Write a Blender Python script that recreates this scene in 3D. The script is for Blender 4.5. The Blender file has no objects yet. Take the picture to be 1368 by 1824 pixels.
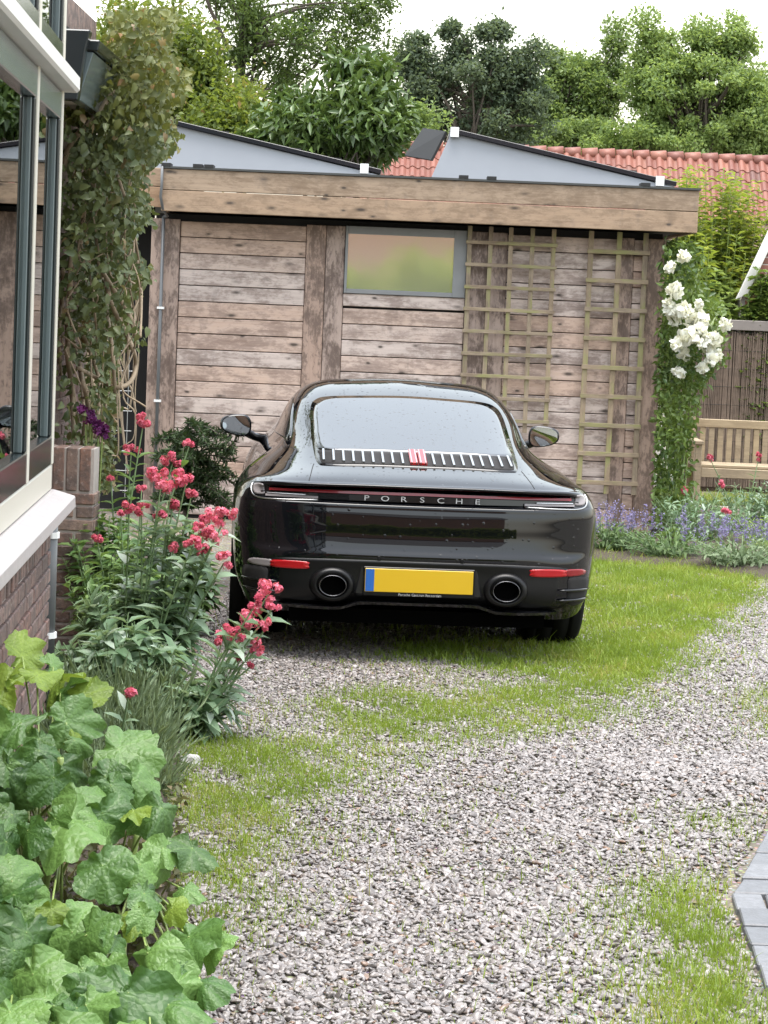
import bpy, bmesh, math, random
import numpy as np
from mathutils import Vector, Matrix, Euler
from mathutils.bvhtree import BVHTree

random.seed(7)
rng = np.random.default_rng(11)
R_ = math.radians
sc = bpy.context.scene
COL = sc.collection

# ------------------------------------------------------------------ camera
F_PX, CAM_H, HORIZON = 4200.0, 1.73, 542.0
PITCH = math.atan((912 - HORIZON) / F_PX)
ROLL = R_(2.4)
cam_data = bpy.data.cameras.new('camera')
cam_data.sensor_fit = 'VERTICAL'
cam_data.sensor_height = 36.0
cam_data.lens = F_PX / 1824.0 * 36.0
cam_data.clip_start = 0.05
cam_data.clip_end = 3000
cam = bpy.data.objects.new('camera', cam_data)
COL.objects.link(cam)
CAM_R = Matrix.Rotation(math.pi / 2 - PITCH, 3, 'X') @ Matrix.Rotation(ROLL, 3, 'Z')
cam.matrix_world = Matrix.Translation((0, 0, CAM_H)) @ CAM_R.to_4x4()
sc.camera = cam

# ------------------------------------------------------------------ sky, sun, exposure
SUN_EL, SUN_AZ = R_(82), R_(170)         # near the zenith behind cloud: soft light from above
world = bpy.data.worlds.new('World')
sc.world = world
world.use_nodes = True
wn = world.node_tree.nodes
wl = world.node_tree.links
wn.clear()
w_out = wn.new('ShaderNodeOutputWorld')
w_bg = wn.new('ShaderNodeBackground')
w_sky = wn.new('ShaderNodeTexSky')
w_sky.sky_type = 'NISHITA'
w_sky.sun_disc = False
w_sky.sun_elevation = SUN_EL
w_sky.sun_rotation = SUN_AZ
w_sky.air_density = 2.0
w_sky.dust_density = 3.0
w_hsv = wn.new('ShaderNodeHueSaturation')      # overcast: the cloud deck takes the blue out of the whole sky
w_hsv.inputs['Saturation'].default_value = 0.42
w_hsv.inputs['Value'].default_value = 1.0
w_bg.inputs['Strength'].default_value = 0.15
wl.new(w_sky.outputs[0], w_hsv.inputs['Color'])
wl.new(w_hsv.outputs[0], w_bg.inputs['Color'])
wl.new(w_bg.outputs[0], w_out.inputs['Surface'])
sun_d = bpy.data.lights.new('sun', 'SUN')
sun_d.energy = 1.2
sun_d.angle = R_(40)
sun_d.color = (1.0, 0.97, 0.93)
sun = bpy.data.objects.new('sun', sun_d)
COL.objects.link(sun)
_sd = Vector((math.sin(SUN_AZ) * math.cos(SUN_EL), math.cos(SUN_AZ) * math.cos(SUN_EL), math.sin(SUN_EL)))
sun.rotation_euler = _sd.to_track_quat('Z', 'Y').to_euler()
sc.view_settings.view_transform = 'Standard'
sc.view_settings.look = 'None'
sc.view_settings.gamma = 1.0
sc.view_settings.exposure = 1.82
sc.view_settings.use_curve_mapping = False
sc.render.engine = 'CYCLES'
sc.cycles.use_denoising = True
sc.cycles.max_bounces = 8
sc.cycles.transparent_max_bounces = 12

# ------------------------------------------------------------------ measuring helpers: pixel of the photograph -> point of the place
def ray(px, py):
    return CAM_R @ Vector(((px - 684) / F_PX, -(py - 912) / F_PX, -1.0))
def at(px, py, Y):
    d = ray(px, py)
    return Vector((0, 0, CAM_H)) + d * (Y / d.y)
def gnd(px, py, z=0.0):
    d = ray(px, py)
    return Vector((0, 0, CAM_H)) + d * ((z - CAM_H) / d.z)
def gpoly(pts):
    return np.array([[*gnd(*p)[:2]] for p in pts])
def inside(poly, x, y):
    r = np.zeros(len(x), bool)
    n = len(poly)
    for i in range(n):
        x0, y0 = poly[i]; x1, y1 = poly[(i + 1) % n]
        c = ((y0 > y) != (y1 > y))
        with np.errstate(divide='ignore', invalid='ignore'):
            xi = (x1 - x0) * (y - y0) / (y1 - y0 + 1e-12) + x0
        r ^= c & (x < xi)
    return r

# ------------------------------------------------------------------ object helpers
WM = {}
def wm(o):
    return WM[o.name] if o is not None else Matrix.Identity(4)
def tag(o, label=None, cat=None, group=None, kind=None):
    if label: o['label'] = label
    if cat: o['category'] = cat
    if group: o['group'] = group
    if kind: o['kind'] = kind
    return o
def link(o, parent=None, world=None):
    COL.objects.link(o)
    world = world if world is not None else wm(parent)
    WM[o.name] = world
    if parent is not None:
        o.parent = parent
        o.matrix_local = wm(parent).inverted() @ world
    else:
        o.matrix_world = world
    return o
def empty(name, loc=(0, 0, 0), rz=0.0, label=None, cat=None, group=None, kind=None):
    o = bpy.data.objects.new(name, None)
    o.empty_display_size = 0.1
    link(o, None, Matrix.Translation(loc) @ Matrix.Rotation(rz, 4, 'Z'))
    return tag(o, label, cat, group, kind)
def place(name, mesh, parent, world):
    return link(bpy.data.objects.new(name, mesh), parent, world)

def np_mesh(name, V, T=None, Q=None, mat=None, smooth=False, face_attr=None):
    """mesh from numpy triangles and quads"""
    me = bpy.data.meshes.new(name)
    T = np.zeros((0, 3), np.int32) if T is None else np.asarray(T, np.int32)
    Q = np.zeros((0, 4), np.int32) if Q is None else np.asarray(Q, np.int32)
    nt, nq = len(T), len(Q)
    me.vertices.add(len(V))
    me.vertices.foreach_set('co', np.asarray(V, np.float32).ravel())
    me.loops.add(nt * 3 + nq * 4)
    me.loops.foreach_set('vertex_index', np.concatenate([T.ravel(), Q.ravel()]))
    me.polygons.add(nt + nq)
    starts = np.concatenate([np.arange(nt) * 3, nt * 3 + np.arange(nq) * 4]).astype(np.int32)
    me.polygons.foreach_set('loop_start', starts)
    me.update(calc_edges=True)
    if smooth:
        me.polygons.foreach_set('use_smooth', np.ones(nt + nq, bool))
    if mat is not None:
        me.materials.append(mat)
    if face_attr is not None:
        for k, a in face_attr.items():
            at_ = me.attributes.new(k, 'FLOAT', 'FACE')
            at_.data.foreach_set('value', np.asarray(a, np.float32))
    me.validate()
    return me

class MB:
    """collects shapes in world space (or a parent's own space) into one mesh"""
    def __init__(self):
        self.v = []; self.f = []
    def add(self, vs, fs):
        o = len(self.v)
        self.v += [Vector(p) for p in vs]
        self.f += [tuple(i + o for i in f) for f in fs]
        return self
    def box(self, lo, hi, M=None):
        x0, y0, z0 = lo; x1, y1, z1 = hi
        vs = [Vector(p) for p in ((x0, y0, z0), (x1, y0, z0), (x1, y1, z0), (x0, y1, z0), (x0, y0, z1), (x1, y0, z1), (x1, y1, z1), (x0, y1, z1))]
        if M is not None: vs = [M @ p for p in vs]
        return self.add(vs, [(0, 3, 2, 1), (4, 5, 6, 7), (0, 1, 5, 4), (1, 2, 6, 5), (2, 3, 7, 6), (3, 0, 4, 7)])
    def prism(self, pts, d):
        """closed polygon pts extruded by vector d"""
        n = len(pts); d = Vector(d)
        vs = [Vector(p) for p in pts] + [Vector(p) + d for p in pts]
        return self.add(vs, [tuple(range(n - 1, -1, -1)), tuple(range(n, 2 * n))] + [(i, (i + 1) % n, (i + 1) % n + n, i + n) for i in range(n)])
    def tube(self, path, radii, n=6, cap=True):
        path = [Vector(p) for p in path]
        if not hasattr(radii, '__len__'): radii = [radii] * len(path)
        vs = []; fs = []
        up = Vector((0.31, 0.17, 0.94))
        for i, p in enumerate(path):
            t = (path[min(i + 1, len(path) - 1)] - path[max(i - 1, 0)])
            if t.length < 1e-9: t = Vector((0, 0, 1))
            t.normalize()
            a = t.cross(up)
            if a.length < 0.05: a = t.cross(Vector((1, 0, 0)))
            a.normalize(); b = t.cross(a)
            for k in range(n):
                w = 2 * math.pi * k / n
                vs.append(p + (a * math.cos(w) + b * math.sin(w)) * radii[i])
        for i in range(len(path) - 1):
            for k in range(n):
                fs.append((i * n + k, i * n + (k + 1) % n, (i + 1) * n + (k + 1) % n, (i + 1) * n + k))
        if cap:
            fs.append(tuple(range(n - 1, -1, -1))); fs.append(tuple(range((len(path) - 1) * n, len(path) * n)))
        return self.add(vs, fs)
    def lathe(self, prof, n=32, M=None, sx=1.0, sy=1.0, close=False):
        """profile of (r, h) turned about local z"""
        M = M or Matrix.Identity(4)
        vs = [M @ Vector((r * sx * math.cos(2 * math.pi * k / n), r * sy * math.sin(2 * math.pi * k / n), h)) for r, h in prof for k in range(n)]
        m = len(prof)
        fs = [(i * n + k, i * n + (k + 1) % n, ((i + 1) % m) * n + (k + 1) % n, ((i + 1) % m) * n + k) for i in range(m if close else m - 1) for k in range(n)]
        return self.add(vs, fs)
    def mesh(self, name, mat, smooth=False, inv=None, bevel=0.0):
        me = bpy.data.meshes.new(name)
        vs = [inv @ p for p in self.v] if inv is not None else self.v
        me.from_pydata([tuple(p) for p in vs], [], self.f)
        me.materials.append(mat)
        if bevel:
            bm = bmesh.new(); bm.from_mesh(me)
            bmesh.ops.recalc_face_normals(bm, faces=bm.faces)
            bmesh.ops.bevel(bm, geom=bm.edges[:], offset=bevel, segments=1, affect='EDGES', clamp_overlap=True)
            bm.to_mesh(me); bm.free()
        elif True:
            bm = bmesh.new(); bm.from_mesh(me)
            bmesh.ops.recalc_face_normals(bm, faces=bm.faces)
            bm.to_mesh(me); bm.free()
        if smooth:
            me.polygons.foreach_set('use_smooth', np.ones(len(me.polygons), bool))
        me.update()
        return me
    def build(self, name, mat, parent=None, smooth=False, bevel=0.0, local=False):
        inv = None if (parent is None or local) else wm(parent).inverted()
        me = self.mesh(name, mat, smooth, inv, bevel)
        return place(name, me, parent, wm(parent) if parent is not None else Matrix.Identity(4))

_boxes = {}
def box_mesh(lx, ly, lz, mat, bevel=0.003, tagname='board'):
    """a bevelled block centred on its origin, shared between alike pieces"""
    k = (round(lx, 3), round(ly, 3), round(lz, 3), mat.name, bevel)
    if k not in _boxes:
        _boxes[k] = MB().box((-lx / 2, -ly / 2, -lz / 2), (lx / 2, ly / 2, lz / 2)).mesh(tagname, mat, bevel=bevel)
    return _boxes[k]
def catmull(pts, n=6):
    pts = [Vector(p) for p in pts]
    P = [pts[0] * 2 - pts[1]] + pts + [pts[-1] * 2 - pts[-2]]
    out = []
    for i in range(1, len(P) - 2):
        for k in range(n):
            t = k / n
            a, b, c, d = P[i - 1], P[i], P[i + 1], P[i + 2]
            out.append(0.5 * ((2 * b) + (c - a) * t + (2 * a - 5 * b + 4 * c - d) * t * t + (3 * b - a - 3 * c + d) * t ** 3))
    out.append(pts[-1])
    return out

# ------------------------------------------------------------------ material helpers
class NT:
    def __init__(self, name):
        self.m = bpy.data.materials.new(name)
        self.m.use_nodes = True
        self.t = self.m.node_tree
        self.t.nodes.clear()
        self.out = self.n('ShaderNodeOutputMaterial')
    def n(self, kind, **props):
        nd = self.t.nodes.new(kind)
        for k, v in props.items(): setattr(nd, k, v)
        return nd
    def val(self, sock, v):
        if isinstance(v, bpy.types.NodeSocket): self.t.links.new(v, sock)
        elif isinstance(v, (tuple, list)) and len(v) == 3 and sock.type == 'RGBA': sock.default_value = (*v, 1)
        else: sock.default_value = v
    def set(self, nd, **ins):
        for k, v in ins.items(): self.val(nd.inputs[k.replace('_', ' ')], v)
        return nd
    def math(self, op, a, b=0.0, c=None, clamp=False):
        nd = self.n('ShaderNodeMath', operation=op, use_clamp=clamp)
        self.val(nd.inputs[0], a); self.val(nd.inputs[1], b)
        if c is not None: self.val(nd.inputs[2], c)
        return nd.outputs[0]
    def vmath(self, op, a, b):
        nd = self.n('ShaderNodeVectorMath', operation=op)
        self.val(nd.inputs[0], a)
        if op == 'SCALE': self.val(nd.inputs['Scale'], b)
        else: self.val(nd.inputs[1], b)
        return nd.outputs[0]
    def mix(self, f, a, b, mode='MIX'):
        nd = self.n('ShaderNodeMix', data_type='RGBA', blend_type=mode)
        self.val(nd.inputs[0], f); self.val(nd.inputs[6], a); self.val(nd.inputs[7], b)
        return nd.outputs[2]
    def ramp(self, f, stops, interp='LINEAR'):
        nd = self.n('ShaderNodeValToRGB')
        nd.color_ramp.interpolation = interp
        e = nd.color_ramp.elements
        while len(e) < len(stops): e.new(0.5)
        for el, (p, c) in zip(e, stops):
            el.position = p
            el.color = (*c, 1) if isinstance(c, (tuple, list)) else (c, c, c, 1)
        self.val(nd.inputs[0], f)
        return nd.outputs[0]
    def noise(self, vec, scale, detail=4, rough=0.55, distort=0.0, out=0):
        nd = self.n('ShaderNodeTexNoise')
        self.set(nd, Vector=vec, Scale=scale, Detail=detail, Roughness=rough, Distortion=distort)
        return nd.outputs[out]
    def voronoi(self, vec, scale, feature='F1', out=0, rand=1.0):
        nd = self.n('ShaderNodeTexVoronoi', feature=feature)
        self.set(nd, Vector=vec, Scale=scale, Randomness=rand)
        return nd.outputs[out]
    def coord(self, which='Object'):
        return self.n('ShaderNodeTexCoord').outputs[which]
    def bump(self, h, strength=0.3, dist=0.01, normal=None):
        nd = self.n('ShaderNodeBump')
        self.set(nd, Height=h, Strength=strength, Distance=dist)
        if normal is not None: self.val(nd.inputs['Normal'], normal)
        return nd.outputs[0]
    def principled(self, **ins):
        nd = self.n('ShaderNodeBsdfPrincipled')
        self.set(nd, **ins)
        self.t.links.new(nd.outputs[0], self.out.inputs[0])
        return nd
    def attr(self, name, typ='GEOMETRY', out='Fac'):
        nd = self.n('ShaderNodeAttribute', attribute_name=name, attribute_type=typ)
        return nd.outputs[out]
    def rand(self):
        return self.n('ShaderNodeObjectInfo').outputs['Random']

def plain(name, col, rough=0.6, metal=0.0, var=0.15, scale=8.0, bump=0.0, **kw):
    g = NT(name)
    c = g.coord('Object')
    nz = g.noise(c, scale, 5)
    colr = g.mix(nz, tuple(x * (1 - var) for x in col), tuple(min(1, x * (1 + var)) for x in col))
    ins = dict(Base_Color=colr, Roughness=rough, Metallic=metal, **kw)
    if bump: ins['Normal'] = g.bump(g.noise(c, scale * 6, 4), bump, 0.004)
    g.principled(**ins)
    return g.m

def wood(name, light, dark, warm, wet=0.5, algae=None, warm_amt=0.35, patch=0.5, knots=True):
    """weathered softwood; the grain runs along the piece's own x axis"""
    g = NT(name)
    rnd = g.rand()
    off = g.n('ShaderNodeCombineXYZ')
    g.val(off.inputs[0], g.math('MULTIPLY', rnd, 61.0)); g.val(off.inputs[1], g.math('MULTIPLY', rnd, 23.0)); g.val(off.inputs[2], g.math('MULTIPLY', rnd, 37.0))
    p = g.vmath('ADD', g.coord('Object'), off.outputs[0])
    grain = g.noise(g.vmath('MULTIPLY', p, (1.6, 26.0, 26.0)), 2.2, 8, 0.62, 0.7)
    cloud = g.noise(g.vmath('MULTIPLY', p, (1.0, 2.4, 2.4)), 3.6, 6, 0.66, 0.4)
    fine = g.noise(g.vmath('MULTIPLY', p, (2.0, 5.0, 5.0)), 11.0, 5, 0.7)
    tone = g.math('ADD', g.math('MULTIPLY', grain, 0.55), g.math('MULTIPLY', cloud, 0.6))
    col = g.ramp(tone, [(0.33, dark), (0.48, tuple((a * .6 + b * .4) for a, b in zip(light, dark))), (0.62, light), (0.85, tuple(min(1, a * 1.25) for a in light))])
    wf = g.ramp(g.math('ADD', g.math('MULTIPLY', rnd, 0.55), g.math('MULTIPLY', cloud, 0.5)), [(0.42, 0.0), (0.75, warm_amt)])
    col = g.mix(wf, col, warm)
    blot = g.ramp(g.math('ADD', g.math('MULTIPLY', cloud, 0.6), g.math('MULTIPLY', fine, 0.45)), [(0.47, 1.0), (0.56, 0.0)])
    col = g.mix(g.math('MULTIPLY', blot, patch), col, dark, 'MULTIPLY' if False else 'MIX')
    if knots:
        kv = g.n('ShaderNodeTexVoronoi', feature='F1')
        g.set(kv, Vector=g.vmath('MULTIPLY', p, (3.1, 1.0, 9.0)), Scale=1.15)
        kf = g.ramp(kv.outputs[0], [(0.07, 0.9), (0.14, 0.35), (0.22, 0.0)])
        col = g.mix(kf, col, (0.035, 0.024, 0.018))
        k2 = g.n('ShaderNodeTexVoronoi', feature='F1')
        g.set(k2, Vector=g.vmath('MULTIPLY', p, (5.2, 1.0, 11.0)), Scale=1.0)
        s2 = g.n('ShaderNodeSeparateColor'); g.t.links.new(k2.outputs['Color'], s2.inputs[0])
        kf2 = g.math('MULTIPLY', g.ramp(k2.outputs[0], [(0.055, 0.95), (0.12, 0.25), (0.2, 0.0)]), g.math('GREATER_THAN', s2.outputs[0], 0.45))
        col = g.mix(kf2, col, (0.045, 0.032, 0.025))
        # grey drip stains round the knots
        st = g.math('MULTIPLY', g.ramp(g.noise(g.vmath('MULTIPLY', p, (9.0, 2.0, 3.0)), 1.6, 4), [(0.60, 0.0), (0.74, 0.30)]), 1.0)
        col = g.mix(st, col, (0.12, 0.095, 0.085))
    if algae:
        af = g.ramp(g.noise(g.vmath('MULTIPLY', p, (1.0, 3.0, 3.0)), 5.0, 5), [(0.46, 0.0), (0.66, 0.8)])
        col = g.mix(af, col, algae)
    col = g.mix(0.22, col, g.ramp(rnd, [(0.0, 0.25), (1.0, 1.0)]), 'MULTIPLY')
    h = g.math('ADD', g.math('MULTIPLY', grain, 0.7), g.math('MULTIPLY', fine, 0.3))
    g.principled(Base_Color=col, Roughness=g.ramp(cloud, [(0.3, 0.75), (0.7, 0.75 - 0.3 * wet)]), Normal=g.bump(h, 0.35, 0.004))
    return g.m

def leafmat(name, dark, light, rough=0.5, trans=0.3, spec=0.35, edge=None, vein=False, objrand=0.0):
    """foliage: colour drifts from leaf to leaf with the per-face attribute tint"""
    g = NT(name)
    t = g.attr('tint')
    nz = g.noise(g.coord('Object'), 9.0, 3)
    f = g.math('ADD', g.math('MULTIPLY', t, 0.8), g.math('MULTIPLY', g.math('SUBTRACT', nz, 0.5), 0.5), clamp=True)
    col = g.mix(f, dark, light)
    if edge: col = g.mix(g.ramp(t, [(0.84, 0.0), (0.97, 0.8)]), col, edge)
    if objrand: col = g.mix(objrand, col, g.ramp(g.rand(), [(0.0, tuple(x * .45 for x in dark)), (0.35, dark), (0.7, light), (1.0, tuple(min(1, x * 1.25) for x in light))]))
    if vein: col = g.mix(g.math('MULTIPLY', g.attr('vein'), 0.22), col, tuple(min(1, x * 1.9) for x in light))
    pb = g.n('ShaderNodeBsdfPrincipled')
    g.set(pb, Base_Color=col, Roughness=rough)
    pb.inputs['Specular IOR Level'].default_value = spec
    tr = g.n('ShaderNodeBsdfTranslucent')
    g.set(tr, Color=g.mix(0.5, col, (light[0] * 1.3, light[1] * 1.25, light[2] * 0.6)))
    mx = g.n('ShaderNodeMixShader')
    mx.inputs[0].default_value = trans
    g.t.links.new(pb.outputs[0], mx.inputs[1]); g.t.links.new(tr.outputs[0], mx.inputs[2])
    g.t.links.new(mx.outputs[0], g.out.inputs[0])
    return g.m

# ------------------------------------------------------------------ foliage helpers
def unit(a):
    return a / np.maximum(np.linalg.norm(a, axis=1, keepdims=True), 1e-9)
def rand_dirs(n, up=0.0):
    d = rng.normal(size=(n, 3)); d[:, 2] += up
    return unit(d)
def leaf_arrays(P, D, N, L, W, fold=0.25, curl=0.15, detail=1):
    n = len(P)
    D = unit(D); B = unit(np.cross(N, D)); N = np.cross(D, B)
    L = np.broadcast_to(np.asarray(L, float), n)[:, None]; W = np.broadcast_to(np.asarray(W, float), n)[:, None]
    up = N * W * fold
    if detail == 1:
        V = np.stack([P, P + D * L * .48 + B * W * .5 + up, P + D * L - N * L * curl, P + D * L * .48 - B * W * .5 + up], 1).reshape(-1, 3)
        i = np.arange(n)[:, None] * 4
        T = np.concatenate([i + [0, 1, 2], i + [0, 2, 3]], 1).reshape(-1, 3)
        return V, T, 2
    m1 = P + D * L * .33 - N * L * curl * .05; m2 = P + D * L * .68 - N * L * curl * .4
    V = np.stack([P, m1 + B * W * .5 + up, m2 + B * W * .4 + up * .8, P + D * L - N * L * curl, m2 - B * W * .4 + up * .8, m1 - B * W * .5 + up, m1, m2], 1).reshape(-1, 3)
    i = np.arange(n)[:, None] * 8
    T = np.concatenate([i + f for f in ([0, 1, 6], [0, 6, 5], [6, 1, 2], [6, 2, 7], [6, 7, 4], [6, 4, 5], [7, 2, 3], [7, 3, 4])], 1).reshape(-1, 3)
    return V, T, 8
def leaves(name, P, D, N, L, W, mat, parent=None, fold=0.25, curl=0.15, detail=1, tint=None, smooth=False, kind=None):
    P = np.asarray(P, float)
    V, T, k = leaf_arrays(P, D, N, L, W, fold, curl, detail)
    if tint is None: tint = rng.random(len(P))
    if parent is not None:
        inv = np.array(wm(parent).inverted())
        V = V @ inv[:3, :3].T + inv[:3, 3]
    me = np_mesh(name, V, T=T, mat=mat, smooth=smooth, face_attr={'tint': np.repeat(tint, k)})
    o = place(name, me, parent, wm(parent))
    if kind: o['kind'] = kind
    return o
def clump_points(centers, radii, per, squash=0.7):
    """points spread around clump centres, denser towards each clump's skin"""
    out = []; cid = []
    for i, (c, r) in enumerate(zip(centers, radii)):
        d = rand_dirs(per)
        q = d * (r * rng.random((per, 1)) ** 0.45)
        q[:, 2] *= squash
        out.append(np.asarray(c) + q); cid += [i] * per
    return np.concatenate(out), np.array(cid)

# ================================================================== materials
M = {}
M['board'] = wood('weathered_board', (0.57, 0.475, 0.43), (0.15, 0.095, 0.074), (0.42, 0.25, 0.155), warm_amt=0.55, patch=0.45)
M['post'] = wood('weathered_post', (0.40, 0.305, 0.26), (0.10, 0.066, 0.052), (0.30, 0.175, 0.11), warm_amt=0.4, patch=0.75, knots=False)
M['fascia'] = wood('fascia_board', (0.34, 0.25, 0.175), (0.14, 0.088, 0.052), (0.31, 0.18, 0.095), warm_amt=0.55, patch=0.35)
M['trellis'] = wood('trellis_lath', (0.30, 0.235, 0.165), (0.13, 0.09, 0.06), (0.25, 0.17, 0.09), warm_amt=0.3, algae=(0.25, 0.25, 0.09), knots=False, patch=0.3)
M['bench'] = wood('bench_teak', (0.34, 0.27, 0.18), (0.17, 0.125, 0.08), (0.30, 0.22, 0.11), warm_amt=0.3, knots=False, patch=0.2)
M['dark_gap'] = plain('gap_shade', (0.012, 0.011, 0.011), 0.9)  # near-black standing for shade in gaps, recesses and under the fascia
M['felt'] = plain('roof_felt', (0.05, 0.052, 0.05), 0.8, bump=0.2)
M['grey_plate'] = plain('grey_coated_steel', (0.27, 0.285, 0.315), 0.42, var=0.16, scale=1.8)
M['solar'] = plain('solar_glass', (0.012, 0.013, 0.018), 0.15, var=0.1)
M['white_clip'] = plain('white_clip', (0.75, 0.75, 0.74), 0.5, var=0.05)
M['black_rubber'] = plain('black_rubber', (0.012, 0.012, 0.012), 0.7)
M['zinc'] = plain('grey_pvc_pipe', (0.10, 0.105, 0.11), 0.4, var=0.1)
M['cream'] = plain('cream_paint', (0.56, 0.535, 0.46), 0.4, var=0.04, scale=3)
M['sash'] = plain('dark_green_paint', (0.018, 0.024, 0.026), 0.16, var=0.2, scale=3)
M['sash_grey'] = plain('wet_grey_paint', (0.11, 0.14, 0.145), 0.2, var=0.15, scale=2)
M['white_paint'] = plain('white_paint', (0.62, 0.61, 0.58), 0.5, var=0.06)
M['soil'] = plain('dark_soil', (0.045, 0.032, 0.022), 0.9, var=0.5, scale=30, bump=0.9)
M['rock'] = plain('pale_rock', (0.36, 0.35, 0.34), 0.7, var=0.25, scale=25, bump=0.6)
M['bark'] = plain('tree_bark', (0.075, 0.062, 0.048), 0.9, var=0.4, scale=14, bump=0.8)
M['vine_wood'] = plain('vine_stem_wood', (0.30, 0.23, 0.155), 0.8, var=0.4, scale=20, bump=0.4)
M['wire'] = plain('galvanised_wire', (0.35, 0.36, 0.36), 0.45, metal=0.6)
M['stalk'] = plain('green_stalk', (0.20, 0.27, 0.075), 0.45, var=0.25)
M['stalk_grey'] = plain('grey_green_stalk', (0.16, 0.24, 0.11), 0.5, var=0.25)
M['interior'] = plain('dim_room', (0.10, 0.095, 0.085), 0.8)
M['plaster'] = plain('plaster', (0.4, 0.37, 0.32), 0.8)

def brick_mat(name, a, b, c, dirt=(0.07, 0.055, 0.05)):
    g = NT(name)
    rnd = g.rand()
    p = g.coord('Object')
    off = g.vmath('ADD', p, g.vmath('SCALE', (31.0, 17.0, 11.0), rnd))
    col = g.ramp(rnd, [(0.0, a), (0.45, b), (0.8, c), (1.0, tuple(x * 0.6 for x in b))])
    nz = g.noise(off, 18, 6, 0.7)
    col = g.mix(g.ramp(nz, [(0.42, 0.75), (0.62, 0.0)]), col, dirt)
    col = g.mix(g.ramp(g.noise(off, 55, 3), [(0.58, 0.0), (0.75, 0.45)]), col, (0.42, 0.36, 0.32))
    g.principled(Base_Color=col, Roughness=0.75, Normal=g.bump(g.noise(off, 60, 6, 0.7), 0.7, 0.006))
    return g.m
M['brick'] = brick_mat('red_brown_brick', (0.25, 0.125, 0.095), (0.20, 0.12, 0.10), (0.30, 0.20, 0.17))
M['brick_pier'] = brick_mat('brown_brick', (0.22, 0.12, 0.085), (0.18, 0.11, 0.085), (0.26, 0.18, 0.14))
M['mortar'] = plain('mortar', (0.36, 0.32, 0.29), 0.9, var=0.25, scale=25, bump=0.5)
M['stone_sill'] = plain('concrete_sill', (0.38, 0.35, 0.345), 0.4, var=0.16, scale=22, bump=0.4)

def tile_mat():
    g = NT('red_clay_tile')
    rnd = g.rand()
    p = g.vmath('ADD', g.coord('Object'), g.vmath('SCALE', (9.0, 5.0, 3.0), rnd))
    col = g.ramp(rnd, [(0.0, (0.14, 0.046, 0.032)), (0.5, (0.19, 0.064, 0.042)), (0.85, (0.235, 0.09, 0.058)), (1.0, (0.10, 0.042, 0.033))])
    col = g.mix(g.ramp(g.noise(p, 7, 5), [(0.5, 0.0), (0.7, 0.5)]), col, (0.16, 0.08, 0.06))
    g.principled(Base_Color=col, Roughness=0.55)
    return g.m
M['tile'] = tile_mat()

def paver_mat():
    g = NT('grey_paver')
    rnd = g.rand()
    p = g.vmath('ADD', g.coord('Object'), g.vmath('SCALE', (9.0, 5.0, 3.0), rnd))
    col = g.ramp(rnd, [(0.0, (0.11, 0.114, 0.123)), (1.0, (0.165, 0.168, 0.178))])
    col = g.mix(g.ramp(g.noise(p, 40, 6, 0.7), [(0.4, 0.5), (0.6, 0.0)]), col, (0.075, 0.075, 0.078))
    g.principled(Base_Color=col, Roughness=0.5, Normal=g.bump(g.noise(p, 110, 4), 0.5, 0.003))
    return g.m
M['paver'] = paver_mat()

def ground_mat():
    g = NT('gravelly_earth')
    p = g.coord('Object')
    v = g.voronoi(p, 55)
    v2 = g.voronoi(p, 55, out=1)
    col = g.ramp(g.noise(p, 3, 6), [(0.35, (0.07, 0.055, 0.04)), (0.65, (0.15, 0.125, 0.095))])
    col = g.mix(g.ramp(v, [(0.25, 0.55), (0.5, 0.0)]), col, g.mix(0.35, (0.30, 0.26, 0.225), v2))
    far = g.ramp(g.noise(p, 0.6, 4), [(0.4, 0.0), (0.6, 0.6)])
    col = g.mix(g.math('MULTIPLY', far, 0.35), col, (0.07, 0.10, 0.03))
    g.principled(Base_Color=col, Roughness=0.7, Normal=g.bump(g.math('SUBTRACT', 1.0, v), 0.6, 0.01))
    return g.m
M['ground'] = ground_mat()

def pebble_mat():
    g = NT('wet_pebble')
    rnd = g.rand()
    p = g.coord('Object')
    col = g.ramp(rnd, [(0.0, (0.082, 0.071, 0.066)), (0.22, (0.158, 0.141, 0.135)), (0.48, (0.245, 0.222, 0.214)), (0.7, (0.195, 0.168, 0.151)), (0.86, (0.34, 0.313, 0.304)), (0.95, (0.09, 0.075, 0.07)), (1.0, (0.21, 0.13, 0.085))])
    col = g.mix(g.math('MULTIPLY', g.noise(p, 2.5, 4), 0.5), col, g.mix(0.5, col, (0.07, 0.06, 0.055)))
    g.principled(Base_Color=col, Roughness=0.30)
    return g.m
M['pebble'] = pebble_mat()
M['grass'] = leafmat('grass_blade', (0.12, 0.19, 0.020), (0.30, 0.385, 0.06), rough=0.45, trans=0.35, edge=(0.32, 0.27, 0.09))

# mirror-like and clear glass
def glass_mat(name, ior=1.9, tint=(0.62, 0.68, 0.66), rough=0.01):
    g = NT(name)
    fr = g.n('ShaderNodeFresnel'); fr.inputs[0].default_value = ior
    gl = g.n('ShaderNodeBsdfGlossy'); gl.inputs['Roughness'].default_value = rough
    gl.inputs['Color'].default_value = (0.95, 0.97, 0.97, 1)
    nz = g.noise(g.coord('Object'), 1.4, 2)
    g.val(gl.inputs['Normal'], g.bump(nz, 0.015, 0.02))
    tr = g.n('ShaderNodeBsdfTransparent'); tr.inputs[0].default_value = (*tint, 1)
    mx = g.n('ShaderNodeMixShader')
    g.t.links.new(fr.outputs[0], mx.inputs[0]); g.t.links.new(tr.outputs[0], mx.inputs[1]); g.t.links.new(gl.outputs[0], mx.inputs[2])
    g.t.links.new(mx.outputs[0], g.out.inputs[0])
    return g.m
M['glass'] = glass_mat('window_glass', 2.9)
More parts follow.
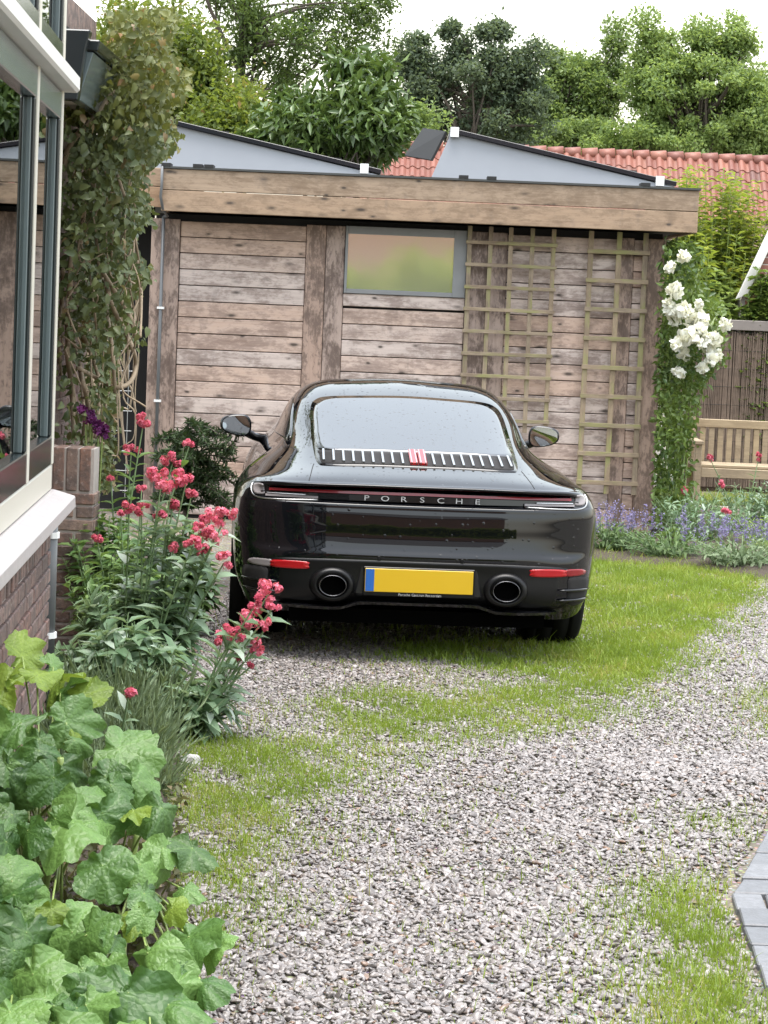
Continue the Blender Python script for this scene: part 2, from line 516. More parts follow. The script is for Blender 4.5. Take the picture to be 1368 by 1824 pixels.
def foil():
    g = NT('mirror_foil_glass')
    p = g.coord('Object')
    n = g.bump(g.noise(p, 2.2, 2), 0.05, 0.02)
    g.principled(Base_Color=(0.80, 0.81, 0.80), Metallic=0.86, Roughness=0.06, Normal=n)
    return g.m
M['foil'] = foil()

# ================================================================== ground
gm = MB().add([(-400, -300, 0), (400, -300, 0), (400, 700, 0), (-400, 700, 0)], [(0, 1, 2, 3)])
ground = gm.build('ground', M['ground']); tag(ground, kind='structure')

BED_PX = [(-500, 1990), (345, 1990), (335, 1800), (320, 1640), (305, 1540), (298, 1440), (322, 1372), (312, 1320), (318, 1250), (325, 1170), (328, 1100), (330, 1040), (325, 985), (200, 985), (-500, 1180)]
BED = gpoly(BED_PX)
BED_R = gpoly([(1040, 1003), (1200, 1012), (1335, 1032), (1500, 1045), (1700, 950), (1420, 900), (1240, 905), (1040, 955)])
# raised soil of the two beds: domed sheets
def bed(name, poly, h, label):
    c = poly.mean(0)
    V = []; n = len(poly)
    for k, (s, z) in enumerate(((1.0, 0.004), (0.93, h * .7), (0.8, h), (0.4, h * 1.2))):
        for p in poly:
            q = c + (p - c) * s
            V.append((q[0], q[1], z + (0.02 * math.sin(q[0] * 17 + q[1] * 11) if k > 1 else 0)))
    V.append((c[0], c[1], h * 1.2))
    Fs = [(k * n + i, k * n + (i + 1) % n, (k + 1) * n + (i + 1) % n, (k + 1) * n + i) for k in range(3) for i in range(n)]
    Fs += [(3 * n + i, 3 * n + (i + 1) % n, 4 * n) for i in range(n)]
    o = MB().add(V, Fs).build(name, M['soil'], smooth=True)
    return tag(o, label, kind='structure')
bed('flower_bed', BED, 0.035, 'dark soil bed along the house wall')
bed('flower_bed', BED_R, 0.05, 'soil bed at the shed corner')

LAWN = gpoly([(1035, 985), (1200, 990), (1335, 1014), (1350, 1050), (1260, 1120), (1180, 1180), (1060, 1215), (1000, 1150), (1040, 1090)])
STRIP = gpoly([(690, 1152), (860, 1148), (1010, 1150), (1210, 1160), (1150, 1230), (1040, 1290), (900, 1310), (740, 1330), (600, 1300), (560, 1255), (640, 1235), (820, 1238), (960, 1215), (860, 1190), (740, 1185)])
LEFTG = gpoly([(325, 1310), (450, 1312), (560, 1335), (680, 1330), (640, 1375), (540, 1420), (500, 1480), (450, 1560), (420, 1660), (380, 1720), (330, 1660), (300, 1540), (296, 1440), (318, 1370)])
RIGHTG = gpoly([(1175, 1560), (1260, 1600), (1300, 1680), (1345, 1780), (1380, 1900), (1140, 1900), (1190, 1760), (1165, 1660)])
PATCH1 = gpoly([(1225, 1455), (1290, 1440), (1368, 1442), (1400, 1470), (1320, 1490), (1240, 1492)])
PATCH2 = gpoly([(1318, 1240), (1368, 1220), (1430, 1230), (1420, 1320), (1340, 1310)])
PAVE = gpoly([(1290, 1600), (1310, 1575), (1372, 1455), (1700, 1300), (1900, 1900), (1430, 1900), (1355, 1765)])

# gravel: tens of thousands of single pebbles, instanced
def scatter(n, y0, y1):
    y = rng.uniform(y0, y1, n)
    x = rng.uniform(-0.9, 3.9, n)
    k = np.abs(x - 0.0) < 0.185 * y + 0.9
    return x[k], y[k]
gx, gy = scatter(390000, 4.6, 17.0)
keep = ~inside(BED, gx, gy) & ~inside(BED_R, gx, gy) & ~inside(PAVE, gx, gy)
keep &= ~(inside(LAWN, gx, gy) & (rng.random(len(gx)) < 0.72))
keep &= ~(inside(STRIP, gx, gy) & (rng.random(len(gx)) < 0.35))
keep &= ~((gy > 16.2) & (rng.random(len(gx)) < 0.7))
# thin, almost bare strip of earth beside the pavers
EARTH = gpoly([(1368, 1480), (1400, 1470), (1310, 1590), (1300, 1640), (1290, 1650), (1250, 1610), (1290, 1540), (1340, 1500)])
keep &= ~(inside(EARTH, gx, gy) & (rng.random(len(gx)) < 0.75))
gx, gy = gx[keep], gy[keep]
npb = len(gx)
print('pebbles', npb)
me = bpy.data.meshes.new('gravel')
me.vertices.add(npb)
gs = np.clip(rng.lognormal(math.log(0.0067), 0.26, npb), 0.0035, 0.013)
gs *= np.where(gy < 7.0, 1.18, 1.0) * np.where((gx > 0.55) & (gy > 7.4) & (gy < 9.3), 1.15, 1.0)
mound = 0.045 * np.exp(-(((gx - 1.25) / 0.55) ** 2 + ((gy - 8.6) / 0.42) ** 2))      # the gravel is heaped a little on the right
gz = gs * rng.uniform(-0.1, 0.7, npb) + mound + 0.002
me.vertices.foreach_set('co', np.stack([gx, gy, gz], 1).astype(np.float32).ravel())
def pattr(k, t, a, key):
    q = me.attributes.new(k, t, 'POINT'); q.data.foreach_set(key, a)
pattr('psize', 'FLOAT_VECTOR', (gs[:, None] * np.stack([rng.uniform(.95, 1.5, npb), rng.uniform(.75, 1.05, npb), rng.uniform(.38, .68, npb)], 1)).astype(np.float32).ravel(), 'vector')
pattr('prot', 'FLOAT_VECTOR', np.stack([rng.normal(0, .35, npb), rng.normal(0, .35, npb), rng.uniform(0, 6.28, npb)], 1).astype(np.float32).ravel(), 'vector')
pattr('pick', 'INT', rng.integers(0, 6, npb).astype(np.int32), 'value')
me.materials.append(M['pebble'])
gravel = place('gravel', me, None, Matrix.Identity(4))
tag(gravel, 'pale wet pebbles covering the drive', 'gravel', kind='stuff')
ng = bpy.data.node_groups.new('pebble_scatter', 'GeometryNodeTree')
ng.interface.new_socket('Geometry', in_out='INPUT', socket_type='NodeSocketGeometry')
ng.interface.new_socket('Geometry', in_out='OUTPUT', socket_type='NodeSocketGeometry')
gi = ng.nodes.new('NodeGroupInput'); go = ng.nodes.new('NodeGroupOutput')
jn = ng.nodes.new('GeometryNodeJoinGeometry')
for k in range(6):
    ico = ng.nodes.new('GeometryNodeMeshIcoSphere'); ico.inputs['Subdivisions'].default_value = 2
    pos = ng.nodes.new('GeometryNodeInputPosition')
    ad = ng.nodes.new('ShaderNodeVectorMath'); ad.operation = 'ADD'; ad.inputs[1].default_value = (k * 7.3, k * 3.1, k * 5.7)
    nz = ng.nodes.new('ShaderNodeTexNoise'); nz.inputs['Scale'].default_value = 0.9; nz.inputs['Detail'].default_value = 1.0
    sb = ng.nodes.new('ShaderNodeVectorMath'); sb.operation = 'SUBTRACT'; sb.inputs[1].default_value = (.5, .5, .5)
    ml = ng.nodes.new('ShaderNodeVectorMath'); ml.operation = 'SCALE'; ml.inputs['Scale'].default_value = 1.3
    sp = ng.nodes.new('GeometryNodeSetPosition')
    ss = ng.nodes.new('GeometryNodeSetShadeSmooth')
    sm = ng.nodes.new('GeometryNodeSetMaterial'); sm.inputs['Material'].default_value = M['pebble']
    g2 = ng.nodes.new('GeometryNodeGeometryToInstance')
    L_ = ng.links.new
    L_(pos.outputs[0], ad.inputs[0]); L_(ad.outputs[0], nz.inputs['Vector']); L_(nz.outputs['Color'], sb.inputs[0]); L_(sb.outputs[0], ml.inputs[0])
    L_(ico.outputs['Mesh'], sp.inputs['Geometry']); L_(ml.outputs[0], sp.inputs['Offset']); L_(sp.outputs[0], ss.inputs[0]); L_(ss.outputs[0], sm.inputs[0])
    L_(sm.outputs[0], g2.inputs[0]); L_(g2.outputs[0], jn.inputs[0])
iop = ng.nodes.new('GeometryNodeInstanceOnPoints'); iop.inputs['Pick Instance'].default_value = True
def nattr(nm, dt):
    q = ng.nodes.new('GeometryNodeInputNamedAttribute'); q.data_type = dt; q.inputs['Name'].default_value = nm
    return q.outputs['Attribute']
e2r = ng.nodes.new('FunctionNodeEulerToRotation')
L_(nattr('prot', 'FLOAT_VECTOR'), e2r.inputs[0])
L_(gi.outputs[0], iop.inputs['Points']); L_(jn.outputs[0], iop.inputs['Instance']); L_(nattr('pick', 'INT'), iop.inputs['Instance Index'])
L_(e2r.outputs[0], iop.inputs['Rotation']); L_(nattr('psize', 'FLOAT_VECTOR'), iop.inputs['Scale']); L_(iop.outputs[0], go.inputs[0])
gravel.modifiers.new('scatter', 'NODES').node_group = ng

# grass: single blades, thick on the lawn, in thin tufts over the gravel
def grass_pts(poly, per_m2, clump, sd):
    lo, hi = poly.min(0), poly.max(0)
    n = int((hi - lo).prod() * per_m2)
    x = rng.uniform(lo[0], hi[0], n); y = rng.uniform(lo[1], hi[1], n)
    k = inside(poly, x, y)
    jx = rng.normal(0, 1, n) * np.abs(rng.normal(0, .16, n)); jy = rng.normal(0, 1, n) * np.abs(rng.normal(0, .22, n))
    x = x + jx; y = y + jy
    f = (np.sin(x * 9 + sd) * np.sin(y * 7 + sd * 2) + np.sin(x * 23 + y * 13 + sd) * .6 + np.sin(y * 29 - x * 17) * .5) * .5
    k &= f + rng.normal(0, .35, n) > clump
    return np.stack([x[k], y[k]], 1)
GP = [(grass_pts(LAWN, 17000, -0.3, 1), 0.030), (grass_pts(LAWN, 900, 0.0, 5), 0.055), (grass_pts(STRIP, 15000, -.15, 2), 0.032),
      (grass_pts(LEFTG, 19000, -.25, 3), 0.032), (grass_pts(RIGHTG, 26000, -0.35, 4), 0.040), (grass_pts(PATCH1, 9000, -0.4, 4), 0.035), (grass_pts(PATCH2, 6000, -0.3, 4), 0.035)]
allg = gpoly([(250, 1900), (1400, 1900), (1400, 1130), (400, 1100)])
GP.append((grass_pts(allg, 2200, 0.55, 9), 0.020))
seam = gpoly([(395, 1135), (1000, 1170), (1000, 1140), (395, 1105)])
GP.append((grass_pts(seam, 500, 0.3, 7), 0.06))
FARG = np.array([(2.3, 18.6), (2.9, 17.3), (3.2, 15.6), (4.2, 15.0), (5.5, 16.0), (5.8, 23.0), (2.6, 23.0)])
GP.append((grass_pts(FARG, 2600, -.4, 3), 0.05))
gp = []; gh = []
for p, h in GP:
    k = ~inside(PAVE, p[:, 0], p[:, 1]) & ~inside(BED, p[:, 0], p[:, 1])
    gp.append(p[k]); gh.append(h * rng.lognormal(0, .35, k.sum()))
gp = np.concatenate(gp); gh = np.concatenate(gh); n = len(gp)
print('blades', n)
lean = rng.normal(0, .45, (n, 2))
P = np.c_[gp, np.zeros(n)]
Wd = np.where(gp[:, 1] > 11, 0.0042, 0.0030) * rng.uniform(.7, 1.3, n)
ang = rng.uniform(0, 6.28, n); Bv = np.c_[np.cos(ang), np.sin(ang), np.zeros(n)] * Wd[:, None] / 2
mid = P + np.c_[lean * gh[:, None] * .25, gh * .55]
tip = P + np.c_[lean * gh[:, None] * .9, gh * rng.uniform(.75, 1.0, n)]
V = np.stack([P - Bv, P + Bv, mid + Bv * .8, mid - Bv * .8, tip], 1).reshape(-1, 3)
i5 = np.arange(n)[:, None] * 5
T = np.concatenate([i5 + [0, 1, 2], i5 + [0, 2, 3], i5 + [3, 2, 4]], 1).reshape(-1, 3)
gt = np.clip(rng.normal(.45, .24, n) + .22 * np.sin(gp[:, 0] * 5 + gp[:, 1] * 3) + .15 * np.sin(gp[:, 0] * 13 - gp[:, 1] * 9), 0, 1)
grass = place('grass', np_mesh('grass', V, T=T, mat=M['grass'], face_attr={'tint': np.repeat(gt, 3)}), None, Matrix.Identity(4))
tag(grass, 'short wet grass growing through the gravel', 'grass', kind='stuff')

# grey clay pavers at the right edge
pav = empty('brick_path', (1.3, 6.9, 0), kind='structure')
def paver(pts):
    j = lambda: random.uniform(-.003, .003)
    z = 0.024 + random.uniform(-.004, .004)
    c = sum((Vector((*p, 0)) for p in pts), Vector()) / len(pts)
    mb = MB().prism([Vector((x - c.x + j(), y - c.y + j(), 0)) for x, y in pts], (0, 0, 0.045))
    me_ = mb.mesh('paver', M['paver'], bevel=0.004)
    place('paver', me_, pav, Matrix.Translation((c.x, c.y, z - 0.045)) @ Matrix.Rotation(random.uniform(-.012, .012), 4, 'X'))
g_ = 0.004
for k in range(10):                                  # towards the viewer
    y1 = 6.93 - k * .192; y0 = y1 - .192
    xl = lambda y: 1.082 - (6.93 - y) * .05
    cols = [0, .098, .30, .50, .70, .90, 1.1] if k % 2 else [0, .098, .20, .40, .60, .80, 1.0]
    for a, b in zip(cols[:-1], cols[1:]):
        paver([(xl(y0) + a + g_, y0 + g_), (xl(y0) + b - g_, y0 + g_), (xl(y1) + b - g_, y1 - g_), (xl(y1) + a + g_, y1 - g_)])
for k in range(8):                                   # away from the viewer, stepping to the right
    y0 = 6.935 + k * .178; y1 = y0 + .178
    xl = lambda y: 1.09 + (y - 6.93) * .275
    cols = [0, .112, .32, .53, .74, .95]
    for a, b in zip(cols[:-1], cols[1:]):
        paver([(xl(y0) + a + g_, y0 + g_), (xl(y0) + b - g_, y0 + g_), (xl(y1) + b - g_, y1 - g_), (xl(y1) + a + g_, y1 - g_)])

# ================================================================== timber shed
SY = 18.4
shed = empty('garden_shed', (0.1, SY, 0), label='weathered timber garden shed with flat roof and wide fascia behind the car', cat='shed')
def board(parent, x0, x1, z0, z1, y, t, mat, name='board', vert=False, bevel=0.004, dy=0.0):
    cx, cz = (x0 + x1) / 2, (z0 + z1) / 2
    W = Matrix.Translation((cx, y - t / 2 + dy, cz))
    if vert:
        return place(name, box_mesh(z1 - z0, t, x1 - x0, mat, bevel, name), parent, W @ Matrix.Rotation(-math.pi / 2, 4, 'Y'))
    return place(name, box_mesh(x1 - x0, t, z1 - z0, mat, bevel, name), parent, W)
MB().box((-1.86, SY + .004, 0), (2.07, SY + 3.0, 2.36)).build('wall', M['dark_gap'], shed)  # black backing left bare above the boards as the fascia's shadow band
PITCHB = 0.1237
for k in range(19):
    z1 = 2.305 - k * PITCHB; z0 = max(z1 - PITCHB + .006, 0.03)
    if z1 - z0 < 0.03: continue
    for (a, b) in ((-1.664, -.690), (-.386, .556), (.872, 1.742), (1.852, 1.938)):
        if a == -.386 and z1 > 1.725: continue
        board(shed, a, b, z0, z1, SY, .02, M['board'], dy=random.uniform(-.003, .002))
    board_s = board(shed, -1.5, 1.5, z0, z1, 0, .02, M['board'])        # right-hand flank of the shed
    Wm = Matrix.Translation((2.085, SY + 1.5, (z0 + z1) / 2)) @ Matrix.Rotation(math.pi / 2, 4, 'Z')
    board_s.matrix_local = wm(shed).inverted() @ Wm; WM[board_s.name] = Wm
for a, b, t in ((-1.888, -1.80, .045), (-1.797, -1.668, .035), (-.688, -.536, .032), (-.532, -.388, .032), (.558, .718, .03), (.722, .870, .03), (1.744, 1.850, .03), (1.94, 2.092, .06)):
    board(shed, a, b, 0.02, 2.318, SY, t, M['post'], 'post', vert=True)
board(shed, -.386, .556, 1.704, 1.80, SY, .035, M['board'], 'window_board')
# window
wf = MB()
wx0, wx1, wz0, wz1 = -.384, .556, 1.803, 2.322
for lo, hi in (((wx0, SY - .05, wz0), (wx0 + .02, SY - .002, wz1)), ((wx1 - .10, SY - .05, wz0), (wx1, SY - .002, wz1)), ((wx0 + .02, SY - .05, wz0), (wx1 - .10, SY - .002, wz0 + .035)), ((wx0 + .02, SY - .05, wz1 - .06), (wx1 - .10, SY - .002, wz1))):
    wf.box(lo, hi)
win = wf.build('window', plain('window_frame_grey', (0.20, 0.205, 0.21), 0.5, var=0.15), shed, bevel=.003)
MB().box((wx0 + .015, SY - .028, wz0 + .03), (wx1 - .09, SY - .022, wz1 - .05)).build('pane', M['foil'], win)
# fascia of two boards, roof edge, soffit
FY = 18.05
fx0, fx1, fz0, fz1 = -1.79, 2.29, 2.366, 2.686
zm = (fz0 + fz1) / 2
for z0, z1 in ((fz0, zm - .002), (zm + .002, fz1)):
    board(shed, fx0, fx1, z0, z1, FY + .03, .03, M['fascia'], 'fascia_board')
    o = board(shed, 0, 3.6, z0, z1, 0, .03, M['fascia'], 'fascia_board')
    Wm = Matrix.Translation((fx1 - .015, FY + .034 + 1.8, (z0 + z1) / 2)) @ Matrix.Rotation(math.pi / 2, 4, 'Z')
    o.matrix_local = wm(shed).inverted() @ Wm; WM[o.name] = Wm
    o = board(shed, 0, 3.6, z0, z1, 0, .03, M['fascia'], 'fascia_board')
    Wm = Matrix.Translation((fx0 + .015, FY + .034 + 1.8, (z0 + z1) / 2)) @ Matrix.Rotation(math.pi / 2, 4, 'Z')
    o.matrix_local = wm(shed).inverted() @ Wm; WM[o.name] = Wm
MB().box((fx0 - .012, FY - .014, fz1 + .002), (fx1 + .012, FY + 3.66, fz1 + .018)).build('roof', M['felt'], shed)
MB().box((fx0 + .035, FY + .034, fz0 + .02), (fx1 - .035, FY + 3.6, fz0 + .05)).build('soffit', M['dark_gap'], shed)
for px in (296, 352, 372, 826, 876, 1150):
    p = at(px, 296 + (px - 290) * .042, FY)
    MB().box((p.x - .035, FY - .018, fz1 + .018), (p.x + .035, FY + .16, fz1 + .042)).build('roof_clip', M['black_rubber'], shed)
# lower lean-to roof edge that carries on to the left of the shed
lean_to = empty('lean_to_canopy', (-2.2, 18.3, 0), label='short timber lean-to canopy beside the shed, half hidden by the vine', cat='canopy')
for z0, z1 in ((2.40, 2.555), (2.56, 2.70)):
    board(lean_to, -2.75, -1.80, z0, z1, 18.30, .03, M['fascia'], 'fascia_board')
MB().box((-2.75, 18.31, 2.43), (-1.90, 20.5, 2.69)).build('roof', M['felt'], lean_to)
MB().box((-2.75, 18.9, 0), (-1.93, 19.0, 2.42)).build('dark_backdrop', M['dark_gap'], lean_to)  # black sheet put in for the shade behind the wire mesh
# conduit down the left post, with its cable at the top
mb = MB()
a, b = at(296, 392, 18.33), at(284, 800, 18.33)
mb.tube([(-1.795, 18.325, 2.33), (-1.795, 18.325, 0.05)], .014, 8)
mb.tube([at(289, 296, 18.03), at(288, 330, 18.02), at(286, 350, 18.03), at(290, 372, 18.05), at(298, 385, 18.2), Vector((-1.795, 18.325, 2.33))], .011, 6)
cond = mb.build('cable_conduit', M['zinc'], shed, smooth=True)
for z in (1.62, .9):
    MB().box((-1.822, 18.305, z), (-1.768, 18.352, z + .018)).build('pipe_clip', M['white_clip'], cond)

# trellises on the shed front
def trellis(name, xs, zs, z0, z1, label, w, w2):
    t = empty(name, (sum(xs) / len(xs), SY - .08, z0), label=label, cat='trellis', group='trellises on the shed front')
    for x in xs:
        s = random.uniform(-.004, .004)
        place('upright', box_mesh(z1 - z0, .018, w, M['trellis'], .002, 'upright'), t, Matrix.Translation((x + s, SY - .085, (z0 + z1) / 2)) @ Matrix.Rotation(-math.pi / 2 + random.uniform(-.006, .006), 4, 'Y'))
    for z in zs:
        place('crossbar', box_mesh(xs[-1] - xs[0] + w + .02, .016, w2, M['trellis'], .002, 'crossbar'), t, Matrix.Translation(((xs[0] + xs[-1]) / 2, SY - .102, z)) @ Matrix.Rotation(random.uniform(-.006, .006), 4, 'Y'))
xs1 = [.573 + i * .163 for i in range(5)]
trellis('trellis', xs1, [2.235 - i * .171 for i in range(9)], .78, 2.36, 'narrow-meshed green-stained trellis beside the shed window', .034, .028)
xs2 = [1.512, 1.722, 1.935]
trellis('trellis', xs2, [2.205 - i * .2235 for i in range(9)], .33, 2.36, 'wide-meshed trellis next to the right corner post of the shed', .040, .034)

# solar panel consoles on the roof
def console(name, label, xl, xr, xh, zh, y0, with_back):
    z0 = fz1 + .02
    t = empty(name, ((xl + xr) / 2, y0, z0), label=label, cat='solar panel')
    zl = z0 + .03
    MB().prism([(xl, y0, z0), (xr, y0, z0), (xr, y0, zl), (xh + .03, y0 + .03, zh), (xh, y0 + .03, zh)], (0, .012, 0)).build('side_panel', M['grey_plate'], t)
    MB().prism([(xl, y0 + 1.0, z0), (xr, y0 + 1.0, z0), (xr, y0 + 1.0, zl), (xh, y0 + .97, zh)], (0, -.012, 0)).build('side_panel', M['grey_plate'], t)
    MB().prism([(xl, y0 + .014, z0), (xh - .002, y0 + .044, zh - .01), (xh - .002, y0 + .95, zh - .01), (xl, y0 + .98, z0)], (.010, 0, 0)).build('rear_panel', M['grey_plate'], t)
    d = Vector((xr + .02 - xh, 0, zl - zh)); L = d.length; ang = math.atan2(-d.z, d.x)
    Wm = Matrix.Translation(((xh + xr) / 2 + .01, y0 + .5, (zh + zl) / 2 + .025)) @ Matrix.Rotation(ang, 4, 'Y')
    place('solar_module', box_mesh(L + .02, 1.03, .036, M['solar'], .003, 'solar_module'), t, Wm)
    for f in (.015, .93):
        p = Vector((xh, y0 - .012, zh)) + d * f
        MB().box((p.x - .03, y0 - .03, p.z - .02), (p.x + .035, y0 + .03, p.z + .055)).build('end_clamp', M['white_clip'], t)
    for f in (.3, .62, .8):
        p = Vector((xh, y0, zh)) + d * f
        MB().box((p.x - .05, y0 - .006, p.z + .03), (p.x + .05, y0 + .02, p.z + .048)).build('module_clip', M['black_rubber'], t)
    if with_back:
        # black wind deflector hinged out at the raised end
        q = [at(797, 236, y0 + .1), at(757, 230, y0 + .5), at(724, 279, y0 + .45), at(771, 287, y0 + .05)]
        nrm = (q[1] - q[0]).cross(q[3] - q[0]).normalized()
        df = MB().prism(q, nrm * .02).build('deflector', M['black_rubber'], t)
        c = sum(q, Vector()) / 4
        for s in (0, 1):
            lo, hi = (.08, .46) if s == 0 else (.54, .92)
            f = lambda u, v: (q[0] * (1 - u) + q[1] * u) * (1 - v) + (q[3] * (1 - u) + q[2] * u) * v
            MB().prism([f(.1, lo) - nrm * .004, f(.9, lo) - nrm * .004, f(.9, hi) - nrm * .004, f(.1, hi) - nrm * .004], nrm * -.006).build('insert', plain('deflector_insert', (.035, .036, .04), .35), df)
    return t
cl = at(262, 290, 18.6).x; ch = at(276, 216, 18.6)
console('solar_panel', 'grey solar panel console on the shed roof, half behind the vine', cl, at(672, 305, 18.6).x, ch.x, ch.z, 18.6, False)
c2 = at(803, 238, 18.6)
console('solar_panel', 'grey solar panel console with black deflector at its raised end', at(766, 316, 18.6).x, at(1198, 328, 18.6).x, c2.x, c2.z, 18.6, True)

# ================================================================== the house on the left
HE = Vector((-1.236, 8.75, 0)); HD = Vector((.055, -1, 0)).normalized(); HN = Vector((1, .055, 0)).normalized()
def hp(s, n, z):
    return HE + HD * s + HN * n + Vector((0, 0, z))
HM = Matrix(((HD.x, HN.x, 0, HE.x), (HD.y, HN.y, 0, HE.y), (0, 0, 1, 0), (0, 0, 0, 1)))
house = empty('house', HE, label='brick house with a dark-framed glazed bay at the left edge', cat='house')
def hbox(lo, hi): return MB().box(lo, hi, HM)
S1 = 4.2
hbox((.012, -.3, 0), (S1, -.014, .90)).build('base_wall', M['mortar'], house)
hbox((.0, -.3, 0), (.011, -.02, .90)).build('base_wall', M['mortar'], house)
bL, bH, jt = .205, .052, .0115
def brick_row(parent, Mx, s0, s1, z, off, mat, depth=.1, proud=0.0, ln=bL, h=bH):
    s = s0 - off
    while s < s1 - .02:
        a, b = max(s, s0), min(s + ln, s1)
        if b - a > .03:
            me_ = box_mesh(round(b - a, 2), depth, h, mat, .004, 'brick')
            place('brick', me_, parent, Mx @ Matrix.Translation(((a + b) / 2, -depth / 2 + proud + random.uniform(-.002, .003), z + h / 2)) @ Matrix.Rotation(random.uniform(-.008, .008), 4, 'Y'))
        s += ln + jt
zc = 0.0
row = 0
while zc < .73:
    brick_row(house, HM, .004, 4.15, zc + jt, (row % 2) * .108, M['brick'], proud=0)
    zc += bH + jt; row += 1
s = .004
while s < 4.1:                                        # soldier course under the sill
    place('brick', box_mesh(.055, .1, .16, M['brick'], .004, 'brick'), house, HM @ Matrix.Translation((s + .0275, -.05 + random.uniform(-.003, .003), zc + .085 + .008)))
    s += .055 + jt
zs = .93
sill = MB()
prof = [(-.1, .992), (.004, .99), (.082, .968), (.085, .925), (.07, .92), (.07, .928), (-.1, .928)]
sill.prism([hp(-.03, n, z) for n, z in prof], HD * (S1 + .03))
sl = sill.build('window_sill', M['stone_sill'], house, bevel=.006)
# joints between the sill stones
for k in range(3):
    pass
# cream frame, transom, mullions and dark sashes
fr = house
Zb, Zt = .992, 4.2
def hb(name, mat, s0, s1, n0, n1, z0, z1, parent=None, bevel=.004):
    return MB().box((s0, n0, z0), (s1, n1, z1), HM).build(name, mat, parent or fr, bevel=bevel)
hb('frame_rail', M['cream'], 0, S1, -.09, -.005, Zb, 1.085)
hb('frame_post', M['cream'], 0, .05, -.09, 0, 1.087, Zt)
hb('frame_post', M['cream'], .93, .975, -.09, 0, 1.087, Zt)
hb('frame_post', M['cream'], 3.0, 3.05, -.09, 0, 1.087, Zt)
hb('transom', M['white_paint'], -.02, S1, -.06, .055, 2.455, 2.52, bevel=.01)
for s0, s1, grp in ((.052, .928, 0), (.977, 2.998, 1), (3.052, 4.15, 1)):
    for z0, z1 in ((1.088, 2.452), (2.523, 4.1)):
        w = .045
        top, bot = .10, .105
        sh = MB().box((s0, -.075, z0 + bot), (s0 + w, -.004, z1 - top), HM).build('window_sash', M['sash'], house, bevel=.006)
        hb('stile', M['sash'], s1 - w, s1, -.075, -.004, z0 + bot, z1 - top, sh, bevel=.006)
        hb('sash_rail', M['sash_grey'], s0, s1, -.075, -.003, z1 - top + .001, z1, sh)
        hb('sash_rail', M['sash'], s0, s1, -.075, -.003, z0, z0 + bot - .001, sh)
        hb('bead', M['sash_grey'], s0 + w + .001, s0 + w + .014, -.07, -.016, z0 + bot, z1 - top, sh, bevel=.003)
        hb('bead', M['sash_grey'], s1 - w - .014, s1 - w - .001, -.07, -.016, z0 + bot, z1 - top, sh, bevel=.003)
        hb('pane', M['glass'], s0 + w + .012, s1 - w - .012, -.036, -.030, z0 + bot - .004, z1 - top + .004, sh, bevel=0)
# the dim room behind the glass
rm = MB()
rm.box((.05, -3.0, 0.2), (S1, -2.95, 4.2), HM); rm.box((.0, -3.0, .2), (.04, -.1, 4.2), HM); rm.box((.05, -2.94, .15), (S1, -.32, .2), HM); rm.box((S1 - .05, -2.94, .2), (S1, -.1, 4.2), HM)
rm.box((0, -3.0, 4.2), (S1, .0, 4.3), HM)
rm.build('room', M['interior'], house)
# far wall of the house, behind the vine, with its eaves box and gutter
WX = -1.68
mw = MB().box((WX - .3, 9.2, 0), (WX - .006, 13.1, 3.2)); mw.build('rear_wall', M['brick'], house)
RM = Matrix.Translation((WX, 12.9, 0)) @ Matrix.Rotation(-math.pi / 2, 4, 'Z')
RM = Matrix(((0, 1, 0, WX), (-1, 0, 0, 12.9), (0, 0, 1, 0), (0, 0, 0, 1)))
zc = .42; row = 0
while zc < 1.9:
    brick_row(house, RM, 0, 1.5, zc, (row % 2) * .108, M['brick']); zc += bH + jt; row += 1
e0 = at(118, 158, 10.1); e1 = at(186, 165, 12.1)
ex = -1.48
eaves = MB()
eaves.prism([(ex - .62, 11.0, 2.62), (ex - .05, 11.0, 2.62), (ex - .05, 11.0, 2.66), (ex - .62, 11.0, 2.66)], (0, 1.35, 0))
eaves.build('soffit', M['plaster'], house)
MB().prism([(ex - .05, 11.0, 2.605), (ex, 11.0, 2.605), (ex, 11.0, 2.64), (ex + .055, 11.0, 2.83), (ex - .02, 11.0, 2.83)], (0, 1.35, 0)).build('fascia', M['sash_grey'], house, bevel=.004)
MB().prism([(ex - .03, 10.99, 2.834), (ex + .075, 10.99, 2.834), (ex + .085, 10.99, 2.885), (ex - .05, 10.99, 2.885)], (0, 1.38, 0)).build('gutter', M['sash'], house, bevel=.006)
MB().prism([(ex - .13, 10.9, 2.60), (ex - .0, 10.9, 2.60), (ex + .03, 10.9, 2.83), (ex + .05, 10.9, 2.92), (ex - .15, 10.9, 2.92)], (0, .085, 0)).build('fascia_end', M['sash'], house, bevel=.006)
MB().prism([(ex - .62, 11.0, 2.89), (ex + .0, 11.0, 2.89), (ex - .62, 11.0, 3.35)], (0, 1.35, 0)).build('roof', M['felt'], house)
# downpipe between bay and pier
mbp = MB().tube([hp(-.10, -.02, .93), hp(-.10, -.02, .35)], .036, 12)
dp = mbp.build('downpipe', M['zinc'], house, smooth=True)
for z in (.80, .42):
    MB().tube([hp(-.10, -.02, z), hp(-.10, -.02, z + .022)], .043, 12).build('pipe_collar', M['white_clip'], dp)
MB().tube([hp(-.10, -.02, .35), hp(-.10, -.02, .02)], .040, 10).build('pipe_foot', M['black_rubber'], dp)

